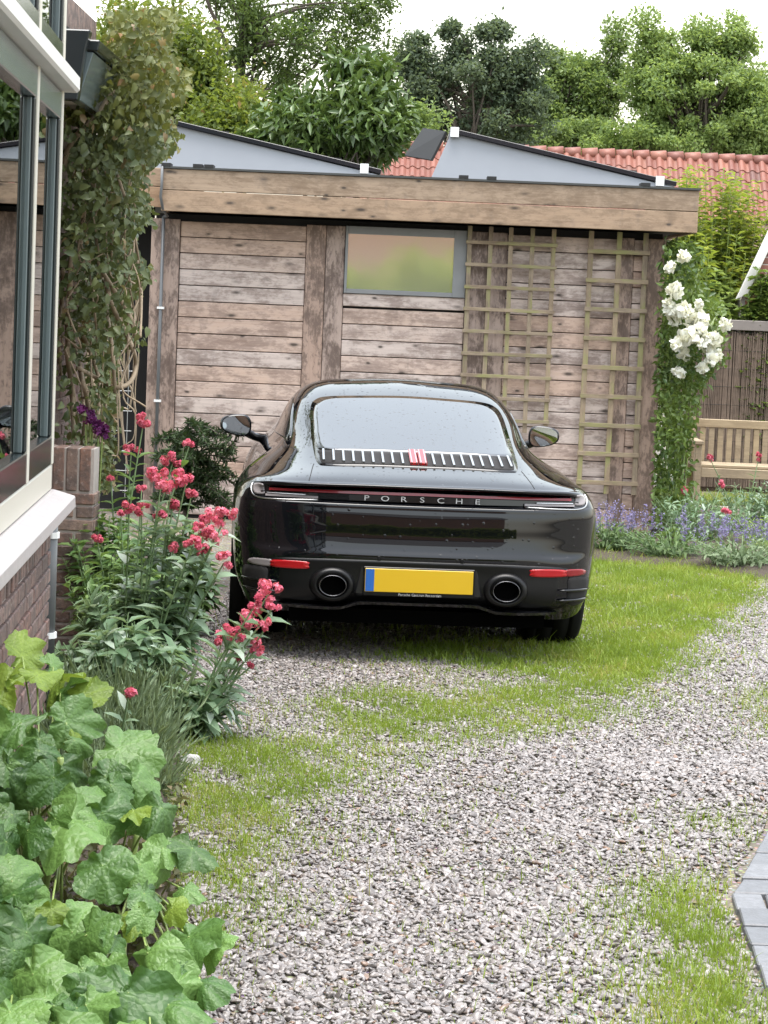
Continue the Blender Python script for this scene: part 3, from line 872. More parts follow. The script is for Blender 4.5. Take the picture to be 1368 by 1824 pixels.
# low brick pier behind the bay
pY = 11.2
pl, pr = at(70, 800, pY), at(170, 800, pY)
px0, px1, pzt = pl.x - .25, pr.x, at(130, 797, pY).z
pier = empty('brick_wall', ((px0 + px1) / 2, pY, 0), label='low brown brick garden wall with soldier-course top behind the glazed bay', cat='wall')
MB().box((px0, pY + .008, 0), (px1 - .006, pY + .21, pzt - .006)).build('core', M['mortar'], pier)
PM = Matrix(((1, 0, 0, px0), (0, -1, 0, pY), (0, 0, 1, 0), (0, 0, 0, 1)))
zc = .02; row = 0
while zc < pzt - .24:
    brick_row(pier, PM, 0, px1 - px0, zc, (row % 2) * .108, M['brick_pier'], depth=.10); zc += bH + jt; row += 1
s = 0.0
while s < px1 - px0 - .05:
    place('brick', box_mesh(.052, .20, .205, M['brick_pier'], .004, 'brick'), pier, PM @ Matrix.Translation((s + .026, -.098, pzt - .104)))
    s += .0635
EM = Matrix(((0, 1, 0, px1), (1, 0, 0, pY + .012), (0, 0, 1, 0), (0, 0, 0, 1)))
zc = .02; row = 0
while zc < pzt - .24:                                    # the end of the wall, pale where the lime has washed out
    brick_row(pier, EM, .0, .2, zc, (row % 2) * .1, M['brick_pier'], depth=.05, proud=.004); zc += bH + jt; row += 1

# wire mesh panel between vine and shed
mesh_p = empty('wire_fence', (-1.98, 17.7, 0), label='grid of galvanised wire beside the left corner post of the shed', cat='fence')
for i in range(7):
    x = -2.52 + i * .094
    MB().tube([(x, 17.7, .2), (x, 17.7, 2.2)], .003, 5).build('wire', M['wire'], mesh_p)
for j in range(14):
    z = .25 + j * .15
    MB().tube([(-2.6, 17.706, z), (-1.925, 17.706, z)], .003, 5).build('wire', M['wire'], mesh_p)

# ================================================================== red-tiled farmhouse beyond the shed
TY = 50.0
r0, r1 = at(640, 253, TY), at(1420, 292, TY)
far_house = empty('tiled_house', ((r0.x + r1.x) / 2, TY, 0), label='low house with red pantile roof beyond the shed', cat='house')
slope = Vector((0, -1, -1)).normalized()
zr = (r0.z + r1.z) / 2
eave_z = zr - 2.3
MB().prism([(r0.x - .3, TY, zr - .1), (r0.x - .3, TY - 2.3, eave_z), (r0.x - .3, TY - 2.2, 0), (r0.x - .3, TY + 2.2, 0), (r0.x - .3, TY + 2.3, eave_z)], (r1.x - r0.x + .6, 0, 0)).build('wall', brick_mat('far_brick', (.2, .1, .08), (.18, .09, .07), (.22, .12, .1)), far_house)
tw, tl = .215, .30
def pantile():
    V = []; Fs = []
    nx, ny = 9, 2
    for j in range(ny):
        for i in range(nx):
            u = i / (nx - 1)
            x = u * (tw + .02)
            h = .035 * math.sin(u * 2 * math.pi) + .02
            y = j * (tl + .05)
            V.append((x, y, h - j * 0.02 + .045)); 
    for i in range(nx - 1):
        Fs.append((i, i + 1, nx + i + 1, nx + i))
    o = len(V)
    for i in range(nx):
        V.append((V[i][0], 0, V[i][2] - .03))
    for i in range(nx - 1):
        Fs.append((o + i, o + i + 1, i + 1, i))
    return MB().add(V, Fs).mesh('tile', M['tile'])
tmesh = pantile()
ncol = int((r1.x - r0.x) / tw) + 1
# local frame of the slope: x along ridge, y up the slope, z out
TM = Matrix(((1, 0, 0, 0), (0, .7071, -.7071, 0), (0, .7071, .7071, 0), (0, 0, 0, 1)))
nrow = 6
for c in range(ncol):
    for r_ in range(nrow):
        base = Vector((r0.x + c * tw, TY, zr)) + slope * (.12 + (r_ + 1) * tl)
        place('roof_tile', tmesh, far_house, Matrix.Translation(base) @ TM @ Matrix.Rotation(random.uniform(-.02, .02), 4, 'Z'))
for c in range(int((r1.x - r0.x) / .36) + 1):
    x = r0.x + c * .36
    mb = MB().tube([(x, TY, zr - .02), (x + .33, TY, zr - .0)], [.12, .13], 10)
    mb.build('ridge_tile', M['tile'], far_house, smooth=True)
# near outbuilding with a white barge board, far right
ob = empty('outbuilding', (4.2, 23.9, 0), label='brick outbuilding with steep white barge board at the right edge', cat='outbuilding')
b0, b1 = at(1311, 533, 23.75), at(1400, 345, 23.75)
w_ = Vector((.115, 0, .05))
MB().prism([b0, b0 + w_, b1 + w_, b1], (0, .05, 0)).build('barge_board', M['white_paint'], ob, bevel=.004)
MB().prism([Vector((b0.x + .06, 23.81, 0)), Vector((b0.x + 2.2, 23.81, 0)), Vector((b0.x + 2.2, 23.81, b1.z)), Vector((b1.x + .06, 23.81, b1.z)), b0 + Vector((.06, .06, 0))], (0, .4, 0)).build('wall', M['mortar'], ob)
OM = Matrix(((1, 0, 0, b0.x), (0, -1, 0, 23.805), (0, 0, 1, 0), (0, 0, 0, 1)))
zc = 1.5; row = 0
while zc < 2.6:
    sx = max(.1, (zc - b0.z) * (b1.x - b0.x) / (b1.z - b0.z) + .1)
    brick_row(ob, OM, sx, 1.3, zc, (row % 2) * .108, M['tile'], ln=.21, h=.06); zc += .072; row += 1

# reed screen and bench on the right
FY2 = 23.5
f0, f1 = at(1215, 575, FY2), at(1500, 590, FY2)
reed = empty('reed_fence', ((f0.x + f1.x) / 2, FY2, 0), label='brown heather screen fence with a grey top rail behind the bench', cat='fence')
fh = f0.z - .05
rp = []; x = f0.x
reedmb = MB()
stems = 260
for i in range(stems):
    xx = f0.x + (f1.x - f0.x) * i / stems
    y = FY2 + random.uniform(-.012, .012)
    top = fh - random.uniform(0, .06)
    reedmb.tube([(xx + random.uniform(-.006, .006), y, .05), (xx + random.uniform(-.01, .01), y + random.uniform(-.008, .008), top)], random.uniform(.004, .007), 4, cap=False)
o = reedmb.build('brushwood', plain('heather_stems', (.17, .125, .095), .85, var=.55, scale=14), reed); o['kind'] = 'stuff'
MB().box((f0.x, FY2 + .02, 0), (f1.x, FY2 + .04, fh - .02)).build('backing', plain('heather_backing', (.07, .048, .036), .9, var=.5, scale=10), reed)
for j in range(9):
    z = .15 + j * .18
    MB().tube([(f0.x, FY2 - .014, z), (f1.x, FY2 - .014, z + .01)], .0022, 5).build('wire', M['black_rubber'], reed)
MB().box((f0.x - .02, FY2 - .03, fh), (f1.x, FY2 + .05, fh + .10)).build('top_rail', plain('grey_rail', (.19, .165, .15), .7, var=.2), reed, bevel=.005)

BY = 21.5
bl = at(1229, 745, BY); br_ = at(1470, 760, BY)
bench = empty('garden_bench', ((bl.x + br_.x) / 2, BY, 0), label='pale wooden slatted garden bench half out of view', cat='bench')
bz = bl.z
bx0, bx1 = bl.x, bl.x + 1.45
def bb(name, lo, hi): return MB().box(lo, hi).build(name, M['bench'], bench, bevel=.004)
for x in (bx0, bx1 - .06):
    bb('leg', (x, BY, 0), (x + .06, BY + .05, bz + .02))
    bb('leg', (x, BY - .50, 0), (x + .06, BY - .44, .60))
    bb('armrest', (x - .01, BY - .53, .602), (x + .07, BY - .002, .635))
bb('top_rail', (bx0 + .062, BY + .005, bz - .075), (bx1 - .062, BY + .045, bz))
bb('lower_rail', (bx0 + .062, BY + .005, bz - .47), (bx1 - .062, BY + .045, bz - .40))
nsl = 15
for i in range(nsl):
    x = bx0 + .10 + i * (bx1 - bx0 - .22) / nsl
    bb('slat', (x, BY + .014, bz - .398), (x + .052, BY + .034, bz - .077))
for j in range(5):
    y = BY - .47 + j * .092
    bb('seat_slat', (bx0 + .002, y, .40), (bx1 - .002, y + .075, .425))
bb('apron', (bx0 + .062, BY - .49, .31), (bx1 - .062, BY - .455, .395))
# old plank edging in front of the bench
MB().box((at(1225, 880, 20).x, 19.95, 0), (at(1225, 880, 20).x + .55, 20.0, .14)).build('edging_plank', M['board'], None, bevel=.005)
tag(bpy.data.objects['edging_plank'], 'short grey edging plank at the foot of the bench', 'plank')

# ================================================================== the car
def paint_mat(name, base, rough, drops=0.35, coat=1.0, ior=1.7, dscale=95.0):
    g = NT(name)
    p = g.coord('Object')
    v = g.n('ShaderNodeTexVoronoi', feature='F1'); g.set(v, Vector=p, Scale=dscale)
    sepc = g.n('ShaderNodeSeparateColor'); g.t.links.new(v.outputs['Color'], sepc.inputs[0])
    rad = g.math('MULTIPLY', g.math('SUBTRACT', sepc.outputs[0], 0.30), 0.45)                     # every bead its own size, some missing
    h = g.math('MAXIMUM', g.math('SUBTRACT', rad, v.outputs['Distance']), 0.0)
    h = g.math('POWER', h, 0.5)
    nrm = g.bump(h, drops, 0.003)
    pb = g.principled(Base_Color=base, Roughness=rough, Normal=nrm)
    pb.inputs['Coat Weight'].default_value = coat
    pb.inputs['Coat Roughness'].default_value = 0.03
    pb.inputs['Coat IOR'].default_value = ior
    g.val(pb.inputs['Coat Normal'], nrm)
    pb.inputs['IOR'].default_value = ior
    if coat > 0: pb.inputs['Specular IOR Level'].default_value = 0.0
    return g.m
M['paint'] = paint_mat('black_car_paint', (0.0018, 0.0022, 0.0035), 0.35, 0.6, ior=1.5, dscale=40)
M['car_glass'] = paint_mat('dark_rear_glass', (0.004, 0.005, 0.006), 0.35, 0.8, ior=2.3, dscale=40)
M['side_glass'] = paint_mat('dark_side_glass', (0.010, 0.011, 0.010), 0.05, 0.10, coat=0.0, ior=1.5)
M['plastic'] = plain('black_plastic', (0.004, 0.004, 0.0045), 0.35, var=0.2, Specular_IOR_Level=0.3)
M['gloss_black'] = plain('gloss_black', (0.006, 0.006, 0.007), 0.08, var=0.1)
M['shade_black'] = plain('shade_black', (.002, .002, .002), 1.0, Specular_IOR_Level=0.0)  # flat black carrying the shade under the car and inside the tailpipes
M['tyre'] = plain('tyre_rubber', (0.007, 0.007, 0.007), 0.9, Specular_IOR_Level=0.2)
M['alloy'] = plain('alloy_rim', (0.35, 0.35, 0.36), 0.3, metal=0.9)
M['chrome'] = plain('bright_trim', (0.42, 0.42, 0.415), 0.25, metal=1.0, var=0.03)
M['steel_dark'] = plain('dark_steel', (0.16, 0.16, 0.17), 0.25, metal=1.0)
M['red_lens'] = plain('red_lens', (0.35, 0.008, 0.012), 0.12, var=0.1)
M['deep_red_lens'] = plain('deep_red_lens', (0.20, 0.010, 0.014), 0.08, var=0.1)
M['clear_lens'] = plain('smoked_lens', (0.22, 0.20, 0.20), 0.06, var=0.1)
M['mirror'] = plain('mirror_glass', (0.62, 0.68, 0.72), 0.02, metal=1.0, var=0.02)
M['plate_yellow'] = plain('plate_yellow', (0.55, 0.35, 0.012), 0.35, var=0.04)
M['plate_blue'] = plain('plate_blue', (0.015, 0.10, 0.36), 0.35, var=0.05)
M['silver'] = plain('silver_letters', (0.55, 0.55, 0.56), 0.35, metal=0.3, var=0.03)

car = empty('sports_car', (0.186, 11.22, 0.0), R_(3.5), label='glossy black two-door sports coupe parked on the gravel, wet with rain', cat='car')
# control net, right half: rows run from the rear bumper's lower edge over the roof to the nose, lines from the centre out and down to wheel arch or rocker
ROWS = [
 [(0,.17,.245),(.3,.16,.245),(.55,.14,.235),(.74,.17,.235),(.832,.27,.252),(.878,.42,.285),(.892,.56,.31),(.896,.68,.325)],
 [(0,.05,.33),(.3,.05,.33),(.55,.06,.325),(.74,.11,.325),(.852,.225,.335),(.904,.40,.36),(.918,.56,.375),(.92,.668,.385)],
 [(0,.02,.46),(.3,.03,.46),(.55,.05,.46),(.74,.10,.46),(.862,.205,.46),(.917,.38,.46),(.930,.54,.46),(.932,.68,.46)],
 [(0,.012,.522),(.3,.022,.522),(.55,.048,.522),(.74,.10,.522),(.867,.21,.522),(.921,.38,.522),(.934,.54,.522),(.936,.70,.522)],
 [(0,.013,.531),(.3,.023,.531),(.55,.049,.531),(.74,.103,.531),(.868,.211,.534),(.922,.381,.534),(.935,.54,.534),(.937,.71,.535)],
 [(0,.026,.560),(.3,.035,.560),(.55,.060,.559),(.74,.118,.552),(.87,.215,.565),(.925,.385,.566),(.938,.54,.566),(.939,.73,.570)],
 [(0,.036,.61),(.3,.045,.61),(.55,.070,.61),(.745,.125,.61),(.872,.218,.60),(.928,.386,.60),(.939,.55,.60),(.940,.76,.60)],
 [(0,.042,.68),(.3,.051,.68),(.55,.076,.68),(.75,.130,.68),(.877,.226,.68),(.929,.39,.665),(.941,.565,.65),(.941,.80,.645)],
 [(0,.052,.745),(.3,.060,.745),(.55,.084,.745),(.755,.136,.745),(.879,.236,.74),(.926,.40,.715),(.941,.585,.69),(.942,.85,.683)],
 [(0,.062,.772),(.3,.070,.772),(.55,.094,.772),(.757,.146,.770),(.876,.245,.768),(.923,.41,.74),(.941,.60,.71),(.942,.89,.706)],
 [(0,.105,.782),(.3,.113,.782),(.55,.137,.782),(.757,.178,.780),(.874,.25,.777),(.922,.415,.75),(.941,.61,.715),(.942,.905,.712)],
 [(0,.120,.842),(.3,.128,.842),(.55,.152,.838),(.757,.20,.832),(.865,.285,.812),(.918,.45,.772),(.940,.64,.73),(.942,.935,.722)],
 [(0,.062,.850),(.3,.070,.850),(.55,.098,.846),(.757,.172,.838),(.862,.30,.820),(.917,.465,.778),(.940,.65,.735),(.942,.945,.726)],
 [(0,.050,.860),(.3,.060,.860),(.55,.092,.856),(.757,.172,.851),(.858,.32,.832),(.915,.49,.788),(.940,.67,.74),(.942,.96,.730)],
 [(0,.085,.873),(.3,.095,.873),(.55,.125,.868),(.745,.205,.862),(.852,.36,.846),(.912,.54,.802),(.939,.72,.75),(.942,.98,.734)],
 [(0,.205,.906),(.3,.215,.905),(.525,.24,.899),(.70,.33,.888),(.82,.51,.874),(.900,.72,.825),(.937,.86,.765),(.942,1.03,.740)],
 [(0,.385,.936),(.28,.39,.935),(.495,.415,.928),(.645,.51,.916),(.785,.71,.900),(.885,.89,.848),(.934,.99,.78),(.942,1.09,.738)],
 [(0,.62,.992),(.28,.625,.989),(.50,.65,.975),(.615,.75,.953),(.745,.93,.926),(.868,1.06,.868),(.93,1.10,.785),(.942,1.16,.724)],
 [(0,1.02,1.092),(.28,1.02,1.087),(.50,1.035,1.062),(.605,1.12,1.008),(.70,1.22,.955),(.848,1.23,.882),(.925,1.22,.775),(.94,1.25,.685)],
 [(0,1.40,1.178),(.28,1.40,1.172),(.505,1.405,1.148),(.622,1.43,1.080),(.675,1.47,.968),(.82,1.42,.888),(.915,1.38,.75),(.938,1.35,.60)],
 [(0,1.75,1.249),(.27,1.75,1.2385),(.502,1.745,1.220),(.618,1.745,1.142),(.685,1.74,.966),(.80,1.62,.886),(.90,1.5,.72),(.93,1.42,.48)],
 [(0,2.15,1.296),(.27,2.15,1.2825),(.495,2.15,1.260),(.612,2.14,1.172),(.705,2.12,.962),(.80,2.0,.872),(.875,1.85,.65),(.90,1.5,.22)],
 [(0,2.55,1.268),(.27,2.55,1.254),(.495,2.54,1.230),(.615,2.5,1.150),(.722,2.5,.953),(.81,2.45,.86),(.87,2.4,.6),(.885,2.3,.2)],
 [(0,2.95,1.150),(.3,2.93,1.140),(.51,2.88,1.108),(.63,2.85,1.05),(.74,2.9,.938),(.82,2.9,.85),(.875,2.85,.6),(.885,2.75,.2)],
 [(0,3.35,.985),(.32,3.32,.98),(.56,3.25,.965),(.68,3.2,.95),(.765,3.22,.918),(.85,3.17,.83),(.89,3.13,.60),(.89,3.12,.2)],
 [(0,3.70,.87),(.3,3.70,.87),(.5,3.65,.877),(.63,3.58,.893),(.75,3.52,.895),(.85,3.49,.815),(.895,3.48,.745),(.897,3.48,.712)],
 [(0,4.08,.77),(.3,4.06,.77),(.5,4.02,.785),(.62,3.96,.82),(.74,3.88,.83),(.85,3.82,.72),(.893,3.80,.60),(.896,3.80,.55)],
 [(0,4.36,.65),(.3,4.33,.65),(.5,4.28,.66),(.64,4.2,.68),(.76,4.08,.66),(.84,3.98,.56),(.878,3.90,.45),(.89,3.86,.38)],
 [(0,4.52,.45),(.3,4.5,.45),(.5,4.45,.45),(.66,4.36,.44),(.78,4.22,.42),(.85,4.08,.36),(.878,3.97,.3),(.885,3.88,.27)],
 [(0,4.45,.18),(.3,4.42,.18),(.5,4.38,.18),(.66,4.28,.18),(.78,4.16,.18),(.84,4.05,.18),(.87,3.95,.18),(.88,3.87,.18)],
]
NET = np.array(ROWS, float)
NET[:, :, 0] *= 1 - .036 * np.clip((NET[:, :, 0] - .55) / .25, 0, 1)          # flanks drawn in to the measured width
NET[:, :4, 2] += (.026 * np.exp(-((NET[:, :1, 1] - 2.15) / .75) ** 2)) * np.array([1, 1, .95, .6])
# mirror to the full width: lines -7 .. 7
FULL = np.concatenate([NET[:, :0:-1] * [-1, 1, 1], NET], axis=1)
def spline_eval(C, t, s):
    """non-uniform Catmull-Rom through C (n, ...) at knots t, sampled at s"""
    n = len(t)
    tan = np.empty_like(C)
    h = np.diff(t)
    d = np.diff(C, axis=0) / h.reshape(-1, *([1] * (C.ndim - 1)))
    w0 = h[1:].reshape(-1, *([1] * (C.ndim - 1))); w1 = h[:-1].reshape(-1, *([1] * (C.ndim - 1)))
    tan[1:-1] = (d[:-1] * w0 + d[1:] * w1) / (w0 + w1)
    tan[0], tan[-1] = d[0], d[-1]
    k = np.clip(np.searchsorted(t, s, 'right') - 1, 0, n - 2)
    hh = h[k]; u = (s - t[k]) / hh
    sh = (-1, *([1] * (C.ndim - 1)))
    u = u.reshape(sh); hh = hh.reshape(sh)
    return (2 * u**3 - 3 * u**2 + 1) * C[k] + (u**3 - 2 * u**2 + u) * hh * tan[k] + (-2 * u**3 + 3 * u**2) * C[k + 1] + (u**3 - u**2) * hh * tan[k + 1]
def knots(C, axis):
    d = np.linalg.norm(np.diff(C, axis=axis), axis=2).mean(1 - axis)
    return np.concatenate([[0], np.cumsum(d)])
def samples(t, n):
    return np.concatenate([np.linspace(t[i], t[i + 1], n, endpoint=False) for i in range(len(t) - 1)] + [[t[-1]]])
tr = knots(FULL, 0); tc = knots(FULL, 1)
Gv = spline_eval(FULL, tr, samples(tr, 6))
Gu = np.swapaxes(spline_eval(np.swapaxes(Gv, 0, 1), tc, samples(tc, 8)), 0, 1)
nr, nc = Gu.shape[:2]
# ease the big surfaces so that reflections run smoothly; the crisp tail rows stay
soft = Gu.copy()
first = 14 * 6 + 3
for it in range(26):
    avg = soft.copy()
    avg[1:-1, 1:-1] = (soft[:-2, 1:-1] + soft[2:, 1:-1] + soft[1:-1, :-2] + soft[1:-1, 2:]) / 4
    w = np.clip((np.arange(nr) - first) / 6, 0, 1)[:, None, None] * .6
    soft = soft * (1 - w) + avg * w
Gu = soft
BV = Gu.reshape(-1, 3)
idx = np.arange(nr * nc).reshape(nr, nc)
BQ = np.stack([idx[:-1, :-1], idx[:-1, 1:], idx[1:, 1:], idx[1:, :-1]], -1).reshape(-1, 4)
body_me = np_mesh('body', BV, Q=BQ, mat=M['paint'], smooth=True)
place('body', body_me, car, wm(car))
BVH = BVHTree.FromPolygons([Vector(p) for p in BV], [tuple(q) for q in BQ])
def hit_y(x, z):
    h = BVH.ray_cast(Vector((x, -1, z)), Vector((0, 1, 0)))
    return h if h[0] is not None else (Vector((x, .1, z)), Vector((0, -1, 0)), 0, 0)
def hit_x(y, z, s):
    h = BVH.ray_cast(Vector((2 * s, y, z)), Vector((-s, 0, 0)))
    return h if h[0] is not None else (Vector((.8 * s, y, z)), Vector((s, 0, 0)), 0, 0)
def hit_z(x, y):
    h = BVH.ray_cast(Vector((x, y, 3)), Vector((0, 0, -1)))
    return h if h[0] is not None else (Vector((x, y, .9)), Vector((0, 0, 1)), 0, 0)
def smooth_outline(pts, n=6):
    """closed rounded outline through 2-D points"""
    m = len(pts); out = []
    P2 = [np.array(p, float) for p in pts]
    for i in range(m):
        a, b, c, d = P2[i - 1], P2[i], P2[(i + 1) % m], P2[(i + 2) % m]
        for k in range(n):
            t = k / n
            out.append(.5 * (2 * b + (c - a) * t + (2 * a - 5 * b + 4 * c - d) * t * t + (3 * b - a - 3 * c + d) * t**3))
    return out
def patch(name, outline, mat, parent, off, K=8, axis='y', side=1, centre=None, thick=0.004):
    """a skin laid on the body inside a star-shaped outline, with its rim turned down"""
    o = np.array(outline); c = o.mean(0) if centre is None else np.array(centre)
    V = []; n = len(o)
    def hit(q, f):
        if axis == 'y': h = hit_y(q[0], q[1])
        elif axis == 'x': h = hit_x(q[0], q[1], side)
        else: h = hit_z(q[0], q[1])
        nn = h[1]
        ref = {'y': Vector((0, -1, 0)), 'x': Vector((side, 0, 0)), 'z': Vector((0, 0, 1))}[axis]
        if nn.dot(ref) < 0: nn = -nn
        return h[0] + nn * f
    V.append(hit(c, off))
    for k in range(1, K + 1):
        for q in o: V.append(hit(c + (q - c) * (k / K), off))
    for q in o: V.append(hit(q, -thick))
    Fs = [(0, 1 + i, 1 + (i + 1) % n) for i in range(n)]
    for k in range(K):
        a, b = 1 + k * n, 1 + (k + 1) * n
        Fs += [(a + i, b + i, b + (i + 1) % n, a + (i + 1) % n) for i in range(n)]
    me_ = MB().add(V, Fs).mesh(name, mat, smooth=True)
    return place(name, me_, parent, wm(parent))
def mirror_half(h):
    return h + [(-x, z) for x, z in reversed(h) if x > 1e-6]
# --- rear window with its black border
gh_ = [(0, .990), (.25, .989), (.44, .984), (.495, .990), (.511, 1.03), (.515, 1.08), (.513, 1.148), (.490, 1.190), (.415, 1.214), (.2, 1.226), (0, 1.231)]
bo_ = [(0, .934), (.25, .933), (.44, .928), (.497, .935), (.514, .99), (.519, 1.08), (.516, 1.151), (.493, 1.193), (.418, 1.217), (.2, 1.229), (0, 1.234)]
border = patch('window_border', smooth_outline(mirror_half(bo_), 5), M['gloss_black'], car, .003, K=12, centre=(0, 1.05))
patch('rear_window', smooth_outline(mirror_half(gh_), 5), M['car_glass'], car, .007, K=12, centre=(0, 1.09))
# --- engine grille with bright slats and third brake light
gr_ = [(0, .938), (.3, .937), (.455, .933), (.482, .940), (.485, .962), (.478, .981), (.3, .985), (0, .987)]
grille = patch('engine_grille', smooth_outline(mirror_half(gr_), 4), M['dark_gap'], car, .006, K=4, centre=(0, .96))
def on_slope(x, z, off):
    h = hit_y(x, z); n_ = h[1] if h[1].y < 0 else -h[1]
    return h[0] + n_ * off, n_
for s in (-1, 1):
    for i in range(9):
        x = s * (.078 + i * .0485)
        a, n1 = on_slope(x, .939, .016); b, n2 = on_slope(x * .995, .982, .014)
        mb = MB()
        w = Vector((.0052, 0, 0))
        mb.add([a - w, a + w, b + w, b - w, a - w - n1 * .012, a + w - n1 * .012, b + w - n2 * .012, b - w - n2 * .012],
               [(0, 1, 2, 3), (0, 4, 5, 1), (1, 5, 6, 2), (2, 6, 7, 3), (3, 7, 4, 0)])
        mb.build('grille_slat', M['chrome'], car, local=True)
bl_ = None
for s in (-1, 1):
    x0, x1 = (-.042, -.003) if s < 0 else (.003, .042)
    a, n1 = on_slope(0, .940, .020); b, n2 = on_slope(0, .992, .020)
    q = [Vector((x0, a.y, a.z)), Vector((x1, a.y, a.z)), Vector((x1, b.y, b.z)), Vector((x0, b.y, b.z))]
    bl_ = MB().prism(q, -n1 * .028).build('brake_light', M['red_lens'], car, bevel=.003, local=True)
    xa = (x0 + x1) / 2
    for d in (-.012, .012):
        MB().prism([Vector((xa + d - .003, a.y - .002, a.z + .001)), Vector((xa + d + .003, a.y - .002, a.z + .001)), Vector((xa + d + .003, b.y - .002, b.z + .001)), Vector((xa + d - .003, b.y - .002, b.z + .001))], -n1 * .01).build('trim_strip', M['chrome'], bl_, local=True)
# --- light bar: red strip over a black band, lamps at the ends
def strip(name, x0, x1, zlo, zhi, ylo, yhi, mat, parent, n=40, depth=.02):
    V = []; Fs = []
    for i in range(n + 1):
        x = x0 + (x1 - x0) * i / n
        yl, yh = ylo(x), yhi(x)
        zl, zh = zlo(x), zhi(x)
        V += [(x, yl, zl), (x, yh, zh), (x, yh + depth, zh), (x, yl + depth, zl)]
    for i in range(n):
        for k in range(4):
            Fs.append((i * 4 + k, i * 4 + (k + 1) % 4, (i + 1) * 4 + (k + 1) % 4, (i + 1) * 4 + k))
    Fs += [(0, 1, 2, 3), (n * 4, n * 4 + 3, n * 4 + 2, n * 4 + 1)]
    return MB().add(V, Fs).build(name, mat, parent, local=True)
ycur = lambda x: .082 + .105 * (abs(x) / .757) ** 2.4
strip('light_bar', -.735, .735, lambda x: .819 - .006 * abs(x), lambda x: .832 - .008 * abs(x), lambda x: ycur(x) - .006, lambda x: ycur(x) - .001, M['deep_red_lens'], car)
band = strip('light_band', -.775, .775, lambda x: .784, lambda x: .815 - .008 * abs(x), lambda x: ycur(x) + .008, lambda x: ycur(x) + .012, M['gloss_black'], car)
for s in (-1, 1):
    lo = [(s * .52, .783), (s * .70, .781), (s * .80, .786), (s * .815, .80), (s * .815, .835), (s * .79, .842), (s * .775, .835), (s * .772, .806), (s * .75, .798), (s * .55, .797)]
    pts = [(s * .50, .788), (s * .62, .780), (s * .75, .778), (s * .80, .784), (s * .808, .81), (s * .79, .836), (s * .765, .838), (s * .752, .815), (s * .72, .797), (s * .60, .796)]
    tl_ = strip('tail_light', min(s * .50, s * .752), max(s * .50, s * .752), lambda x: .786, lambda x: .7965, lambda x: ycur(x) - .006, lambda x: ycur(x) - .002, M['clear_lens'], car, n=16)
    e = smooth_outline([(s * .757, .792), (s * .80, .792), (s * .812, .812), (s * .80, .836), (s * .765, .84), (s * .757, .815)], 4)
    patch('end_lens', e, M['clear_lens'], tl_, .006, K=4)
    glint_pts = []
    for (qx, qz) in ((.50, .7775), (.60, .774), (.70, .772), (.765, .772), (.803, .779), (.818, .797), (.820, .818), (.812, .838)):
        h = hit_y(s * qx, qz); n_ = h[1] if h[1].y < 0 else -h[1]
        glint_pts.append(h[0] + n_ * .003)
    MB().tube(catmull(glint_pts, 4), .0045, 8).build('edge_glint', M['chrome'], tl_, smooth=True, local=True)  # bright tube standing for the sky's reflection along the lamp edge
    strip('bright_strip', min(s * .745, s * .56), max(s * .745, s * .56), lambda x: .800, lambda x: .8035, lambda x: ycur(x) - .004, lambda x: ycur(x) - .002, M['chrome'], tl_, n=8)  # thin bright metal strip, no glow of its own
# --- lettering on the band, one letter each
def letters(txt, x_of, y_of, z, size, mat, parent, name, squeeze=1.0, ext=.002):
    for i, ch in enumerate(txt):
        if ch == ' ': continue
        cu = bpy.data.curves.new(name, 'FONT'); cu.body = ch; cu.size = size; cu.align_x = 'CENTER'; cu.extrude = ext; cu.resolution_u = 3
        tmp = bpy.data.objects.new('tmp', cu); COL.objects.link(tmp)
        dg = bpy.context.evaluated_depsgraph_get(); dg.update()
        me_ = bpy.data.meshes.new_from_object(tmp.evaluated_get(dg)); me_.name = name
        bpy.data.objects.remove(tmp)
        if not me_.materials: me_.materials.append(mat)
        else: me_.materials[0] = mat
        x = x_of(i)
        Wm = wm(car) @ Matrix.Translation((x, y_of(x), z)) @ Matrix.Rotation(math.pi / 2, 4, 'X') @ Matrix.Diagonal((squeeze, 1, 1, 1))
        place(name, me_, parent, Wm)
letters('PORSCHE', lambda i: (i - 3) * .0893, lambda x: ycur(x) - .004, .788, .036, M['silver'], band, 'letter', 1.5)
# --- bumper: lower insert, plate, exhausts, reflectors, vents
ins = [(0, .30), (.33, .298), (.56, .288), (.70, .30), (.745, .36), (.745, .44), (.72, .492), (.5, .504), (.33, .506), (0, .507)]
insert = patch('bumper_insert', smooth_outline(mirror_half(ins), 5), M['plastic'], car, .003, K=8, centre=(0, .40))
def yb(x, z): return hit_y(x, z)[0].y
py0 = yb(0, .41) - .012
PC = -.004
# raised plate carrier with slanting cheeks
MB().prism([(PC - .315, py0 + .05, .335), (PC + .315, py0 + .05, .335), (PC + .285, py0 + .05, .488), (PC - .285, py0 + .05, .488)], (0, -.04, 0)).build('plate_carrier', plain('satin_black', (.008, .008, .009), .3, var=.15), car, bevel=.012, local=True)
holder = MB().box((PC - .268, py0 - .006, .338), (PC + .268, py0 + .009, .478)).build('plate_holder', M['plastic'], car, bevel=.004, local=True)
plate = MB().box((PC - .26, py0 - .012, .358), (PC + .26, py0 - .0065, .470)).build('licence_plate', M['plate_yellow'], car, bevel=.002, local=True)
MB().box((PC - .257, py0 - .0145, .361), (PC - .216, py0 - .0122, .467)).build('blue_band', M['plate_blue'], plate, local=True)
txt = 'Porsche Centrum Rotterdam'
tsz = .0185
letters(txt, lambda i: PC - .093 + i * .0082, lambda x: py0 - .0075, .3415, tsz, M['silver'], holder, 'letter', .92, .0008)
